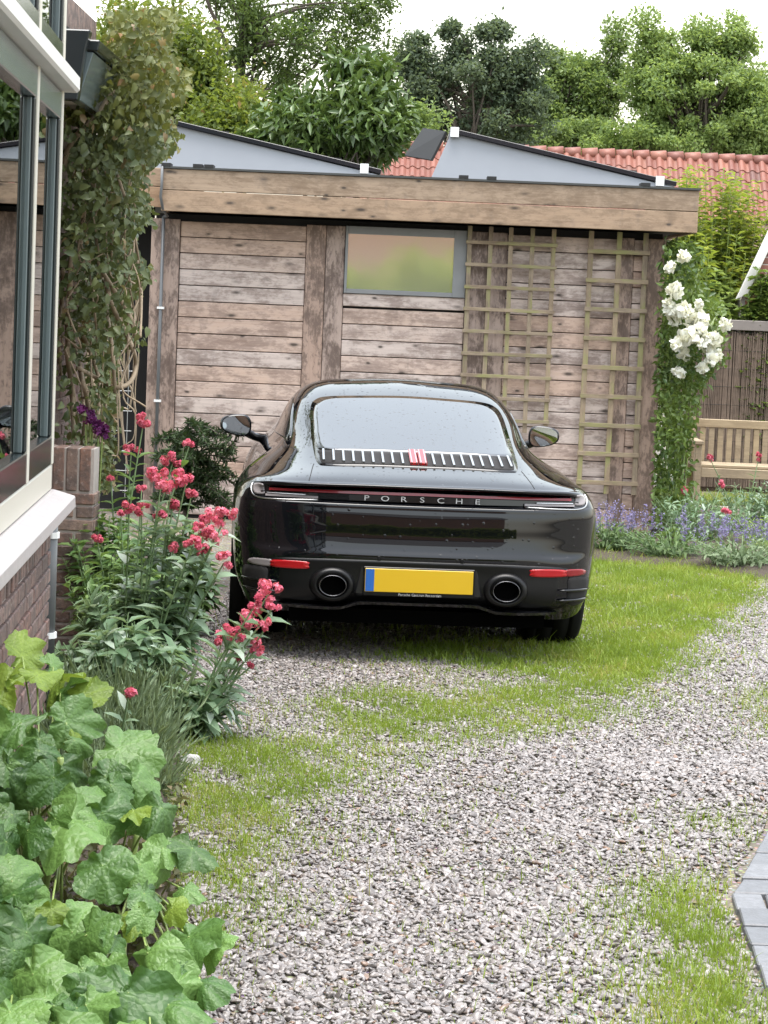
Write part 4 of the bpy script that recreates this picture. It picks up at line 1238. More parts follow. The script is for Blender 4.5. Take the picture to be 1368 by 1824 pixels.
for s in (-1, 1):
    ex_ = s * .417
    yy = yb(ex_, .385) - .004
    EMx = Matrix.Translation((ex_, yy, .382)) @ Matrix.Rotation(math.pi / 2, 4, 'X')
    sur = MB().lathe([(.112, -.014), (.106, .010), (.094, .024), (.080, .028), (.073, .02), (.070, -.01)], 40, EMx, 1.0, .78).build('exhaust_surround', M['plastic'], car, smooth=True, local=True)
    pipe = MB().lathe([(.062, -.02), (.0655, .042), (.066, .047), (.064, .0485), (.062, .046), (.059, .0)], 40, EMx, 1.0, .76).build('tailpipe', M['steel_dark'], car, smooth=True, local=True)
    MB().lathe([(.0001, .006), (.05, .008), (.0595, .03)], 32, EMx, 1.0, .76).build('pipe_mouth', M['shade_black'], pipe, local=True)
    # reflector, dark towards the outer end
    rf = [(s * .545, .452), (s * .70, .452), (s * .712, .468), (s * .70, .486), (s * .545, .487), (s * .535, .47)]
    patch('reflector', smooth_outline(rf, 3), M['red_lens'], car, .008, K=3)
    rf2 = [(s * .716, .453), (s * .80, .456), (s * .822, .468), (s * .80, .484), (s * .716, .486), (s * .712, .47)]
    patch('reflector', smooth_outline(rf2, 3), M['deep_red_lens'] if s > 0 else M['clear_lens'], car, .006, K=3)
    vt = [(s * .735, .315), (s * .82, .315), (s * .845, .37), (s * .845, .43), (s * .82, .447), (s * .735, .447), (s * .728, .40)]
    vent = patch('side_vent', smooth_outline(vt, 3), M['dark_gap'], car, .004, K=3)
    for z in (.338, .385):
        pts = []
        for k in range(7):
            x = s * (.68 + k * .027)
            h = hit_y(x, z); n_ = h[1] if h[1].y < 0 else -h[1]
            pts.append(h[0] + n_ * .012)
        MB().tube(pts, [.003, .007, .008, .008, .008, .006, .003], 8).build('vent_blade', M['gloss_black'], vent, smooth=True, local=True)
    # parking sensor
    h = hit_y(s * .20, .518)
    MB().lathe([(.0001, .003), (.009, .003), (.011, 0)], 14, Matrix.Translation(h[0] + Vector((0, -.001, 0))) @ Matrix.Rotation(math.pi / 2, 4, 'X')).build('parking_sensor', M['plastic'], car, local=True)
# diffuser blade under the bumper
V = []
n = 40
for i in range(n + 1):
    x = -.83 + 1.66 * i / n
    a = abs(x)
    y = .03 + .30 * max(0, (a - .45) / .38) ** 2.2
    z = .262 + .03 * (1 - min(1, max(0, (a - .28) / .10))) * 1.0
    V += [(x, y, z), (x, y - .012, z + .014), (x, y + .05, z + .02), (x, y + .12, z - .02)]
Fs = [(i * 4 + k, i * 4 + (k + 1) % 4, (i + 1) * 4 + (k + 1) % 4, (i + 1) * 4 + k) for i in range(n) for k in range(4)]
MB().add(V, Fs).build('diffuser', M['gloss_black'], car, smooth=False, local=True)
MB().prism([(-.62, .12, .19), (.62, .12, .19), (.62, .09, .262), (-.62, .09, .262)], (0, .3, 0)).build('diffuser_panel', M['shade_black'], car, local=True)
# lid shut lines
def seam(name, pts2, axis='y', side=1, r=.0022):
    pts = []
    for q in pts2:
        h = hit_y(*q) if axis == 'y' else hit_x(q[0], q[1], side)
        pts.append(h[0])
    MB().tube(pts, r, 5).build(name, M['dark_gap'], car, local=True)
for s in (-1, 1):
    seam('shut_line', [(s * (.516 + .03 * k / 7), .930 - .060 * (k / 7) ** 1.2) for k in range(8)])
    # side windows, door line, mirrors
    sw = [(1.20, 1.005), (1.50, .995), (2.00, .985), (2.50, .975), (2.88, .965), (2.80, 1.03), (2.55, 1.13), (2.20, 1.185), (1.85, 1.165), (1.55, 1.105)]
    patch('side_window', smooth_outline(sw, 5), M['side_glass'], car, .004, K=8, axis='x', side=s)
    mcx = s * .918; my = 2.78; mz = .985
    mm = Matrix.Translation((mcx, my, mz)) @ Matrix.Rotation(s * R_(-6), 4, 'Z')
    # shell: rounded pod, open towards the rear
    V = []; Fs = []; N_ = 28
    prof = [(1.0, -.055), (1.03, -.02), (.98, .03), (.80, .075), (.45, .10), (.02, .108)]
    def mo(a, k):
        # lens outline: taller inboard, drawn to a blunt point outboard
        x = math.cos(a); z = math.sin(a)
        x = math.copysign(abs(x) ** .72, x); z = math.copysign(abs(z) ** .72, z)
        xx = .090 * x; zz = .060 * z * (1 - .20 * (x * s)) + .004 * x * s
        return xx * k, zz * k
    for k, yy in prof:
        for i in range(N_):
            xx, zz = mo(2 * math.pi * i / N_, k); V.append(mm @ Vector((xx, yy, zz)))
    for j in range(len(prof) - 1):
        for i in range(N_): Fs.append((j * N_ + i, j * N_ + (i + 1) % N_, (j + 1) * N_ + (i + 1) % N_, (j + 1) * N_ + i))
    o_ = len(V)
    for i in range(N_):
        xx, zz = mo(2 * math.pi * i / N_, .90); V.append(mm @ Vector((xx, -.058, zz)))
    for i in range(N_): Fs.append((i, o_ + i, o_ + (i + 1) % N_, (i + 1) % N_))
    wmir = MB().add(V, Fs).build('wing_mirror', M['gloss_black'], car, smooth=True, local=True)
    V = [mm @ Vector((*((mo(2 * math.pi * i / N_, .905)[0]), -.052), mo(2 * math.pi * i / N_, .905)[1])) for i in range(N_)]
    MB().add(V, [tuple(range(N_))]).build('mirror_glass', M['mirror'], wmir, local=True)
    MB().tube([mm @ Vector((-s * .07, .01, -.045)), Vector((s * .81, 2.86, .915)), Vector((s * .745, 2.90, .90))], [.026, .024, .03], 10).build('mirror_arm', M['gloss_black'], wmir, smooth=True, local=True)
    seam('door_line', [(1.98 + .02 * k / 8, .93 - .62 * k / 8) for k in range(9)], 'x', s)
ws = [(0, 3.30), (.35, 3.27), (.56, 3.17), (.60, 3.05), (.52, 2.86), (.42, 2.76), (.2, 2.73), (0, 2.725)]
patch('windscreen', smooth_outline(mirror_half(ws), 4), M['side_glass'], car, .004, K=8, axis='z', centre=(0, 2.95))
# floor and wheel wells
ub = MB().box((-.74, .62, .13), (.74, 4.25, .30)); ub.box((-.60, .62, .30), (.60, 1.48, .66)); ub.box((-.58, 3.05, .30), (.58, 3.95, .60))
ub.build('underbody', M['shade_black'], car, local=True)
def wheel(x, y, w, Rr):
    s = 1 if x > 0 else -1
    WMx = Matrix.Translation((x, y, Rr)) @ Matrix.Rotation(s * math.pi / 2, 4, 'Y')
    h = w / 2
    r = Rr - .105
    wh = bpy.data.objects.new('wheel', None); link(wh, car, wm(car) @ Matrix.Translation((x, y, Rr)))
    def add(name, mb, mat, sm=True):
        inv = Matrix.Translation((-x, -y, -Rr))
        me_ = mb.mesh(name, mat, smooth=sm, inv=inv)
        return place(name, me_, wh, wm(wh))
    tp = [(r, -h + .01), (Rr - .03, -h), (Rr - .008, -h + .02), (Rr, -h + .05)]
    for k in range(3):
        g0 = -h + .07 + k * (2 * h - .14) / 2.0
        tp += [(Rr, g0 - .006), (Rr - .007, g0 - .004), (Rr - .007, g0 + .004), (Rr, g0 + .006)]
    tp += [(Rr, h - .05), (Rr - .008, h - .02), (Rr - .03, h), (r, h - .01)]
    ty = add('tyre', MB().lathe(tp, 56, WMx), M['tyre'])
    rb = MB().lathe([(r + .004, h - .012), (r - .015, h - .004), (r - .022, h - .05), (r - .03, -h + .02)], 48, WMx)
    rb.lathe([(.0001, h - .03), (.05, h - .028), (.075, h - .045)], 24, WMx)
    for k in range(5):
        for d in (-.13, .13):
            a = 2 * math.pi * k / 5 + d
            a2 = 2 * math.pi * k / 5 + d * 1.5
            p0 = WMx @ Vector((.06 * math.cos(a), .06 * math.sin(a), h - .045)); p1 = WMx @ Vector(((r - .012) * math.cos(a2), (r - .012) * math.sin(a2), h - .022))
            rb.tube([p0, (p0 + p1) / 2, p1], [.02, .016, .018], 6)
    add('rim', rb, M['alloy'])
    add('brake_disc', MB().lathe([(.05, h - .11), (.17, h - .11), (.17, h - .14), (.05, h - .14)], 32, WMx), M['steel_dark'])
for s in (-1, 1):
    wheel(s * .760, 1.05, .300, .357)
    wheel(s * .745, 3.50, .245, .338)

# ================================================================== vegetation
LM = {}
LM['yellowgreen'] = leafmat('leaf_yellow_green', (0.06, 0.10, 0.02), (0.20, 0.25, 0.05), trans=0.48, edge=(0.26, 0.15, 0.05))
LM['feather'] = leafmat('leaf_feathery', (0.05, 0.085, 0.03), (0.13, 0.19, 0.05), trans=0.48)
LM['laurel'] = leafmat('leaf_laurel', (0.045, 0.085, 0.022), (0.15, 0.22, 0.06), rough=0.3, trans=0.2, spec=0.5)
LM['dark'] = leafmat('leaf_dark_grey_green', (0.065, 0.098, 0.06), (0.145, 0.19, 0.115), trans=0.48)
LM['mid'] = leafmat('leaf_mid_green', (0.10, 0.16, 0.05), (0.25, 0.33, 0.125), trans=0.48)  # far-tree greens lightened so the leaf colour carries the rain haze
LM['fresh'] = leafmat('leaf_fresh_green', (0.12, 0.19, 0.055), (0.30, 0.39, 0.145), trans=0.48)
LM['vine'] = leafmat('leaf_vine', (0.05, 0.075, 0.03), (0.18, 0.205, 0.08), edge=(0.24, 0.15, 0.085), rough=0.4)
LM['vine_top'] = leafmat('leaf_vine_yellow', (0.055, 0.075, 0.02), (0.20, 0.21, 0.06), edge=(0.26, 0.13, 0.06))  # upper leaves, yellower and browner in their own colour
LM['willow'] = leafmat('leaf_willow', (0.08, 0.13, 0.025), (0.27, 0.33, 0.06), trans=0.48, edge=(0.40, 0.33, 0.08))
LM['rose'] = leafmat('leaf_rose', (0.04, 0.08, 0.02), (0.20, 0.28, 0.07), rough=0.35)
LM['valerian'] = leafmat('leaf_valerian', (0.085, 0.155, 0.075), (0.27, 0.37, 0.24), rough=0.42, edge=(0.42, 0.48, 0.42))
LM['valerian_back'] = leafmat('leaf_valerian_fresh', (0.06, 0.135, 0.04), (0.23, 0.34, 0.12), rough=0.45)
LM['lavender'] = leafmat('leaf_lavender', (0.10, 0.15, 0.075), (0.27, 0.34, 0.20), rough=0.6, trans=0.3)
LM['conifer'] = leafmat('needle_conifer', (0.02, 0.045, 0.016), (0.08, 0.125, 0.04), rough=0.5, trans=0.15)
LM['holly'] = leafmat('leaf_hollyhock', (0.040, 0.105, 0.022), (0.14, 0.25, 0.06), rough=0.45, trans=0.25, vein=True, spec=0.5, objrand=.55)
LM['holly_y'] = leafmat('leaf_hollyhock_young', (0.12, 0.20, 0.03), (0.26, 0.35, 0.06), rough=0.42, trans=0.35, vein=True, objrand=.3)
LM['hedge'] = leafmat('leaf_hedge', (0.20, 0.27, 0.03), (0.46, 0.50, 0.09))
LM['bedgreen'] = leafmat('leaf_bed_green', (0.045, 0.09, 0.03), (0.17, 0.25, 0.09))
LM['pink'] = leafmat('petal_pink', (0.50, 0.06, 0.125), (0.80, 0.27, 0.36), rough=0.6, trans=0.25)
LM['purple'] = leafmat('petal_purple', (0.09, 0.012, 0.09), (0.24, 0.05, 0.20), rough=0.6, trans=0.2)
LM['lilac'] = leafmat('petal_lilac', (0.13, 0.11, 0.25), (0.30, 0.27, 0.44), rough=0.6, trans=0.25)
LM['white'] = leafmat('petal_white', (0.72, 0.72, 0.66), (0.85, 0.85, 0.82), rough=0.55, trans=0.25)

for k_ in ('holly', 'holly_y'):
    nt_ = LM[k_].node_tree
    pb_ = [q for q in nt_.nodes if q.type == 'BSDF_PRINCIPLED'][0]
    tc_ = nt_.nodes.new('ShaderNodeTexCoord')
    v_ = nt_.nodes.new('ShaderNodeTexVoronoi'); v_.feature = 'DISTANCE_TO_EDGE'; v_.inputs['Scale'].default_value = 13
    n_ = nt_.nodes.new('ShaderNodeTexNoise'); n_.inputs['Scale'].default_value = 6; n_.inputs['Detail'].default_value = 4
    a_ = nt_.nodes.new('ShaderNodeMath'); a_.operation = 'ADD'
    b_ = nt_.nodes.new('ShaderNodeBump'); b_.inputs['Strength'].default_value = .22; b_.inputs['Distance'].default_value = .03
    nt_.links.new(tc_.outputs['Object'], v_.inputs['Vector']); nt_.links.new(tc_.outputs['Object'], n_.inputs['Vector'])
    nt_.links.new(v_.outputs[0], a_.inputs[0]); nt_.links.new(n_.outputs[0], a_.inputs[1]); nt_.links.new(a_.outputs[0], b_.inputs['Height']); nt_.links.new(b_.outputs[0], pb_.inputs['Normal'])

def tree(name, label, base, th, blobs, mat, lsize, per, clump_r, seed=0, trunk_r=.16, droop=0.0, group='trees beyond the shed', limbs=True, aspect=.55):
    """tapered trunk, limbs to every clump, and a crown of single leaves; blobs: (centre, radii, clumps)"""
    t = empty(name, (base[0], base[1], 0), label=label, cat='tree', group=group)
    C = []; Rr = []
    for (c, r, n) in blobs:
        k = 0
        while k < n:
            q = rng.uniform(-1, 1, 3)
            d = np.linalg.norm(q)
            if d > 1 or d < .25 * rng.random(): continue
            C.append(np.array(c) + q * np.array(r)); Rr.append(clump_r * rng.uniform(.55, 1.35)); k += 1
    C = np.array(C); Rr = np.array(Rr)
    mb = MB()
    top = Vector((base[0] + .1, base[1], th))
    trunk = catmull([Vector((base[0], base[1], 0)), Vector((base[0] + .06, base[1], th * .35)), Vector((base[0] - .05, base[1], th * .7)), top], 5)
    mb.tube(trunk, [trunk_r * (1 - .7 * i / (len(trunk) - 1)) for i in range(len(trunk))], 8)
    if limbs:
        for c, r in list(zip(C, Rr))[::2]:
            z0 = min(th * random.uniform(.45, .98), max(.5, c[2] - .3))
            f = z0 / th * (len(trunk) - 1); i = int(min(f, len(trunk) - 2)); s = trunk[i].lerp(trunk[i + 1], f - i)
            e = Vector(c); m_ = s.lerp(e, .5) + Vector((random.uniform(-.2, .2), random.uniform(-.2, .2), random.uniform(0, .35)))
            r0 = trunk_r * random.uniform(.18, .35)
            mb.tube(catmull([s, m_, e], 4), [r0 * (1 - .8 * k / 8) for k in range(9)], 5, cap=False)
    mb.build('trunk', M['bark'], t, smooth=True)
    P, cid = clump_points(C, Rr, per)
    ne = int(len(P) * .3)                      # loose twigs between the clumps
    e1 = rng.integers(0, len(C), ne); e2 = rng.integers(0, len(C), ne); f_ = rng.random((ne, 1)) ** 1.5 * .6
    near = np.linalg.norm(C[e1] - C[e2], axis=1) < clump_r * 5
    Pe = C[e1] * (1 - f_) + C[e2] * f_ + rng.normal(0, clump_r * .45, (ne, 3))
    P = np.concatenate([P, Pe[near]]); cid = np.concatenate([cid, e1[near]])
    n = len(P)
    D = rand_dirs(n, -droop); Nn = rand_dirs(n, 1.2)
    base_t = rng.uniform(.15, .75, len(C))[cid]
    tint = np.clip(base_t + rng.normal(0, .18, n), 0, 1)
    L = lsize * rng.uniform(.6, 1.35, n)
    leaves('crown', P, D, Nn, L, L * aspect, mat, t, tint=tint)
    return t
def blob(px, py, Y, rpx, rpy, n, ry=None):
    c = at(px, py, Y); s = Y / F_PX
    return ((c.x, c.y, c.z), (rpx * s, ry or rpx * s * .8, rpy * s), n)

tree('mixed_tree', 'yellow-green tree rising above the vine and the left end of the shed', (at(330, 400, 23).x, 23), 3.6,
     [blob(330, 190, 23, 110, 120, 34), blob(400, 240, 22.5, 90, 50, 20), blob(250, 70, 23, 90, 90, 14)], LM['yellowgreen'], .062, 380, .30, trunk_r=.10)
tree('feathery_tree', 'tall thin tree with sparse feathery foliage against the sky', (at(425, 400, 34).x, 34), at(430, 10, 34).z + 1,
     [blob(420, 60, 34, 70, 110, 18), blob(550, 70, 34, 110, 60, 17), blob(640, 20, 34, 60, 40, 8), blob(500, 150, 34, 60, 60, 7), blob(480, -120, 34, 200, 120, 20)], LM['feather'], .085, 150, .36, trunk_r=.11, aspect=.4)
tree('laurel_tree', 'dense dark evergreen with long glossy leaves behind the shed roof', (at(590, 400, 22).x, 22), 3.1,
     [blob(590, 225, 22, 115, 65, 40), blob(650, 215, 21.6, 60, 65, 22), blob(510, 250, 22, 60, 40, 14), blob(640, 140, 22, 60, 35, 8)], LM['laurel'], .12, 170, .22, trunk_r=.09, aspect=.34, droop=.5)
tree('dark_tree', 'dark grey-green tree in the distance above the middle of the shed', (at(830, 400, 58).x, 58), 7.6,
     [blob(850, 170, 58, 110, 85, 40), blob(755, 190, 58, 45, 100, 26), blob(920, 190, 58, 55, 85, 20), blob(735, 120, 58, 25, 70, 12), blob(810, 75, 58, 25, 40, 8), blob(880, 65, 58, 25, 40, 8), blob(945, 120, 58, 25, 45, 8)], LM['dark'], .11, 210, .36, trunk_r=.25)
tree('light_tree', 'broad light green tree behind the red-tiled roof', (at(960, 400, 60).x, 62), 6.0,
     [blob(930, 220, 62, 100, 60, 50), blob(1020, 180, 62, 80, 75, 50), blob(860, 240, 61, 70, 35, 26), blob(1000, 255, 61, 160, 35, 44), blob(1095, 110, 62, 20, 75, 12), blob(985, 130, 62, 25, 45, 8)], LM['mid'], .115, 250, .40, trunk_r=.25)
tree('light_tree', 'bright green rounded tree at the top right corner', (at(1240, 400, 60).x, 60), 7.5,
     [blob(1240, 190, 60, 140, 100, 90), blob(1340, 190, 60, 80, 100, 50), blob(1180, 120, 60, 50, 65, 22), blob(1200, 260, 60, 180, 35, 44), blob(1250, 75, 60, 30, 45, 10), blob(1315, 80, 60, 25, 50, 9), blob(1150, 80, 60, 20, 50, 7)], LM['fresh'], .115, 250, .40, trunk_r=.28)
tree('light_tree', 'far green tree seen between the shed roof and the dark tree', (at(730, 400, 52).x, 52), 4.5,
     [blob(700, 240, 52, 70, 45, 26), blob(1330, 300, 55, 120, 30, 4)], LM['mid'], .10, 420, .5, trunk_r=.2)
# young shoots shrub beyond the right end of the shed: upright stems with narrow leaves
def shoots(name, label, base_px, Y, targets, mat, L, W, gap, cat='shrub', group=None, lean=.15, stem_r=.006, stem_mat=None, detail=1):
    b = gnd(*base_px) if Y is None else Vector((at(base_px[0], base_px[1], Y).x, Y, 0))
    t = empty(name, (b.x, b.y, 0), label=label, cat=cat, group=group)
    mb = MB(); P = []; D = []; Nn = []
    for (tx, ty, tz) in targets:
        e = Vector((tx, ty, tz)); s = b + Vector((random.uniform(-.08, .08), random.uniform(-.08, .08), 0))
        s.x = s.x + (e.x - s.x) * .45; s.y = s.y + (e.y - s.y) * .45
        pts = catmull([s, s.lerp(e, .5) + Vector((random.uniform(-.05, .05), random.uniform(-.05, .05), .04)), e], 6)
        mb.tube(pts, [stem_r * (1 - .6 * i / 12) for i in range(13)], 5, cap=False)
        Ls = (e - s).length
        k = int(Ls * .85 / gap)
        for i in range(k):
            f = .15 + .85 * (i + random.random()) / max(k, 1)
            j = min(int(f * 12), 11); p = pts[j].lerp(pts[j + 1], f * 12 - j)
            a = i * 2.4 + random.random()
            d = Vector((math.cos(a), math.sin(a), random.uniform(-.2, .7)))
            P.append(p); D.append(d); Nn.append((random.uniform(-.3, .3), random.uniform(-.3, .3), 1))
    mb.build('stems', stem_mat or M['stalk'], t, smooth=True)
    n = len(P); LL = L * rng.uniform(.6, 1.25, n)
    leaves('leaves', np.array(P), np.array(D), np.array(Nn), LL, LL * W / L, mat, t, detail=detail, smooth=detail > 1, kind='stuff')
    return t
def region_targets(n, boxes):
    """stem tips inside pixel boxes (px, py, half-w, half-h, Y, dY)"""
    out = []
    tot = sum(b[2] * b[3] for b in boxes)
    for (px, py, hw, hh, Y, dY) in boxes:
        for _ in range(max(1, int(n * hw * hh / tot))):
            out.append(tuple(at(px + random.uniform(-hw, hw), py + random.uniform(-hh, hh), Y + random.uniform(-dY, dY))))
    return out
shoots('willow_shrub', 'tall pale green shrub with upright shoots at the right end of the fascia', (1265, 560), 24.5,
       region_targets(190, [(1265, 350, 70, 60, 24.5, .5), (1290, 450, 75, 60, 24.5, .6), (1225, 470, 45, 70, 24, .5), (1340, 400, 40, 50, 24.6, .3), (1215, 330, 30, 35, 24.5, .3), (1320, 330, 35, 35, 24.5, .3)]), LM['willow'], .115, .035, .028)
shoots('leafy_bush', 'low leafy bush growing over the heather fence', (1260, 600), 24.0,
       region_targets(200, [(1240, 510, 65, 55, 24.2, .3), (1280, 535, 40, 30, 24.1, .2), (1240, 430, 55, 40, 24.6, .3)]), LM['fresh'], .12, .055, .035)
shoots('leafy_bush', 'climber hanging over the fence below the white barge board', (1345, 600), 23.62,
       region_targets(110, [(1348, 545, 28, 28, 23.62, .06), (1360, 500, 16, 25, 23.62, .06)]), LM['rose'], .10, .05, .035)

# vine over the rear wall of the house
vine = empty('climbing_vine', (WX, 13.5, 0), label='old climbing vine covering the house wall between bay and shed', cat='vine')
PN = []; 
nv = 80000
px = rng.uniform(100, 345, nv); py = rng.uniform(20, 800, nv)
Yv = rng.uniform(11.4, 17.2, nv)
right = np.interp(py, [0, 80, 180, 260, 300, 360, 430, 520, 600, 680, 760, 800], [290, 305, 315, 290, 262, 250, 245, 240, 228, 200, 180, 170])
right = right + 14 * np.sin(py * .055) + rng.normal(0, 9, nv)
dens = np.interp(py, [0, 300, 520, 620, 700, 800], [1, .9, .7, .35, .2, .3])
k = (px < right) & (rng.random(nv) < dens) & ~((py < 150) & (px < 185)) & ~((px < 200) & (py < 60))
# leaf sheets hang close to the wall plane low down and bulge out above the eaves
pts = np.array([tuple(at(a, b, c)) for a, b, c in zip(px[k], py[k], Yv[k])])
wallx = WX + .04
bul = np.interp(pts[:, 2], [0, 2.2, 2.7, 4.5], [.22, .30, .75, 1.0])
ok = (pts[:, 0] > wallx) & (pts[:, 0] < wallx + bul + .3)
pts = pts[ok]
hi = (pts[:, 2] > 2.55)
def vine_leaves(P, mat, nm):
    n = len(P); D = rand_dirs(n, -.7); Nn = unit(np.c_[rng.normal(.7, .6, n), rng.normal(-.8, .6, n), rng.normal(.5, .5, n)])
    L = .044 * rng.uniform(.5, 1.5, n)
    cl = .5 + .3 * np.sin(P[:, 1] * 6) * np.sin(P[:, 2] * 9) + .2 * np.sin(P[:, 2] * 23 + P[:, 1] * 17)
    leaves(nm, P, D, Nn, L, L * .6, mat, vine, tint=np.clip(cl * .9 + rng.normal(0, .2, n), 0, 1), kind='stuff', detail=2, smooth=True, curl=.3)
print('vine leaves', len(pts))
vine_leaves(pts[~hi], LM['vine'], 'leaves'); vine_leaves(pts[hi], LM['vine_top'], 'leaves')
for (pp, r) in (([(170, 300), (180, 360), (150, 410), (140, 420)], .012), ([(160, 290), (168, 340), (150, 380), (140, 430)], .009), ([(205, 300), (225, 360), (240, 420), (245, 470)], .008),
                ([(180, 480), (205, 520), (230, 560), (243, 600)], .012), ([(188, 500), (200, 545), (220, 585), (236, 620), (242, 650), (232, 680), (205, 690), (170, 672), (138, 655)], .012),
                ([(112, 480), (110, 540), (104, 600), (108, 680)], .012), ([(130, 430), (124, 520), (120, 600), (128, 690), (140, 760)], .014), ([(140, 640), (150, 690), (158, 730), (165, 780)], .012),
                ([(118, 620), (128, 700), (132, 780)], .014), ([(150, 600), (165, 640), (178, 690), (170, 780)], .010), ([(200, 400), (196, 480), (190, 540), (200, 620), (205, 700)], .010), ([(120, 560), (140, 650), (150, 740), (146, 790)], .009),
                ([(112, 300), (130, 250), (175, 200), (215, 130), (240, 40)], .016), ([(230, 380), (245, 450), (252, 520), (250, 600)], .007)):
    MB().tube(catmull([at(a, b, 11.9 + .25 * math.sin(a)) for a, b in pp], 6), r, 6).build('vine_stem', M['vine_wood'], vine, smooth=True)
for i in range(16):                                   # long bare shoots hanging in front of the leaves
    a = random.uniform(118, 240); b = random.uniform(230, 520)
    pp = [(a + random.uniform(-14, 14) * j ** .5, b + j * random.uniform(28, 48)) for j in range(6)]
    MB().tube(catmull([at(q[0], q[1], 11.55 + .3 * random.random()) for q in pp], 5), random.uniform(.003, .006), 5).build('vine_stem', M['vine_wood'], vine, smooth=True)
# old stems further back, a loose tangle
tm = MB()
for i in range(60):
    a = random.uniform(105, 235); z0 = random.uniform(380, 620)
    Y = random.uniform(12.6, 16)
    tm.tube(catmull([at(a + random.uniform(-15, 15), z0 + j * random.uniform(40, 70), Y) for j in range(5)], 4), random.uniform(.003, .007), 5, cap=False)
o = tm.build('thin_stems', M['vine_wood'], vine, smooth=True); o['kind'] = 'stuff'
n = 5200
zb = rng.uniform(0.3, 2.1, n); xb = -2.0 - rng.random(n) * .5
leaves('leaves', np.c_[xb, rng.uniform(16.8, 17.6, n), zb], rand_dirs(n, -.4), rand_dirs(n, .6), .07 * rng.uniform(.6, 1.3, n), .04, LM['vine'], vine, kind='stuff')

# ---- generic flower heads
def head(parent, c, r, mat, florets=80, name='flower_head', squash=.75, petal=.012, loose=True):
    """a loose rounded cyme: several small tufts of four-petalled florets"""
    c = np.asarray(tuple(c), float)
    if loose:
        nt_ = max(4, int(6 * (r / .035) ** .8))
        tc_ = c + rand_dirs(nt_, .25) * np.array([r, r, r * .85]) * rng.uniform(.45, .95, (nt_, 1))
        tr_ = r * rng.uniform(.22, .42, nt_)
        w = rng.integers(0, nt_, florets)
        d = rand_dirs(florets, .35)
        P = tc_[w] + d * tr_[w][:, None] * rng.uniform(.5, 1.1, (florets, 1))
        tone = rng.uniform(.0, .75, nt_)[w]
    else:
        d = rand_dirs(florets, .55)
        P = c + d * np.array([r, r, r * squash]) * rng.uniform(.72, 1.0, (florets, 1)); tone = np.full(florets, .4)
    tg = np.cross(d, rand_dirs(florets))
    tt = unit(tg); bb_ = np.cross(d, tt)
    Pq = []; Dq = []; Nq = []
    for k in range(4):
        a = k * math.pi / 2
        Pq.append(P); Dq.append(tt * math.cos(a) + bb_ * math.sin(a) + d * .3); Nq.append(d)
    n4 = florets * 4
    return leaves(name, np.concatenate(Pq), np.concatenate(Dq), np.concatenate(Nq), petal * rng.uniform(.7, 1.3, n4), petal * .7, mat, parent, fold=.1, tint=np.clip(np.tile(tone + rng.normal(0, .2, florets), 4), 0, 1))
def flower_plant(name, label, base, heads, mat, nst, spread, height, L, W, head_mat, group, Yfix=None, lean=(0, 0), cat='flower', seed=0, gap=.032, stem_mat=None):
    """bushy perennial: stems with paired leaves, flower heads on the longest stems"""
    t = empty(name, (base[0], base[1], 0), label=label, cat=cat, group=group)
    mb = MB(); P = []; D = []; Nn = []
    b = Vector((base[0], base[1], 0.02))
    tips = []
    for i in range(nst):
        a = random.uniform(0, 6.28); r = spread * math.sqrt(random.random())
        tips.append((Vector((b.x + math.cos(a) * r + lean[0], b.y + math.sin(a) * r * .8 + lean[1], height * random.uniform(.45, 1.0) * (1 - .35 * r / spread))), .004))
    for h, r in heads: tips.append((Vector(h) - Vector((0, 0, r * .3)), .0055))
    for e, sr in tips:
        s = b + Vector(((e.x - b.x) * .25, (e.y - b.y) * .25, 0)) + Vector((random.uniform(-.05, .05), random.uniform(-.05, .05), 0))
        m_ = s.lerp(e, .55) + Vector((0, 0, .06 * (e - s).length))
        pts = catmull([s, m_, e], 6)
        mb.tube(pts, [sr * (1 - .4 * i / 12) for i in range(13)], 5, cap=False)
        n_ = max(3, int((e - s).length / gap * .5))
        for i in range(n_):
            f = .12 + (.80 if sr > .005 else .88) * i / n_
            if sr > .005 and random.random() < .35: continue
            j = min(int(f * 12), 11); p = pts[j].lerp(pts[j + 1], f * 12 - j)
            ax = (pts[j + 1] - pts[j]).normalized()
            side = ax.cross(Vector((random.uniform(-1, 1), random.uniform(-1, 1), random.uniform(-.2, .2)))).normalized()
            if i % 2: side = ax.cross(side)
            for sg in (-1, 1):
                d = side * sg + ax * random.uniform(.2, .9)
                P.append(p); D.append(d); Nn.append(ax + Vector((0, 0, .3)))
    mb.build('stems', stem_mat or M['stalk_grey'], t, smooth=True)
    n = len(P); LL = L * rng.uniform(.55, 1.25, n)
    leaves('leaves', np.array([tuple(p) for p in P]), np.array([tuple(p) for p in D]), np.array([tuple(p) for p in Nn]), LL, LL * W / L, mat, t, detail=2, smooth=True, curl=.25, kind='stuff')
    for h, r in heads:
        k = max(1, int(r / .022))
        head(t, h, r, head_mat, int(50 + 75 * (r / .04) ** 2), petal=.0105)
    return t
Z5 = lambda X, Yz: (X / 2.736, 600 + Yz / 2.736)
def heads5(lst, Y):
    out = []
    for X, Yz, r in lst:
        p = at(*Z5(X, Yz), Y + random.uniform(-.12, .12))
        out.append((p, r / 2.736 * Y / F_PX * 1.25))
    return out
g_val = 'red valerian plants along the house'
flower_plant('valerian', 'tall red valerian at the back, beside the brick wall and the fir', (at(210, 900, 11.3).x, 11.3), heads5([(700, 400, 40), (640, 550, 32), (920, 530, 26), (840, 605, 45), (540, 680, 20)], 11.3), LM['valerian_back'], 110, .32, .82, .09, .034, LM['pink'], g_val)
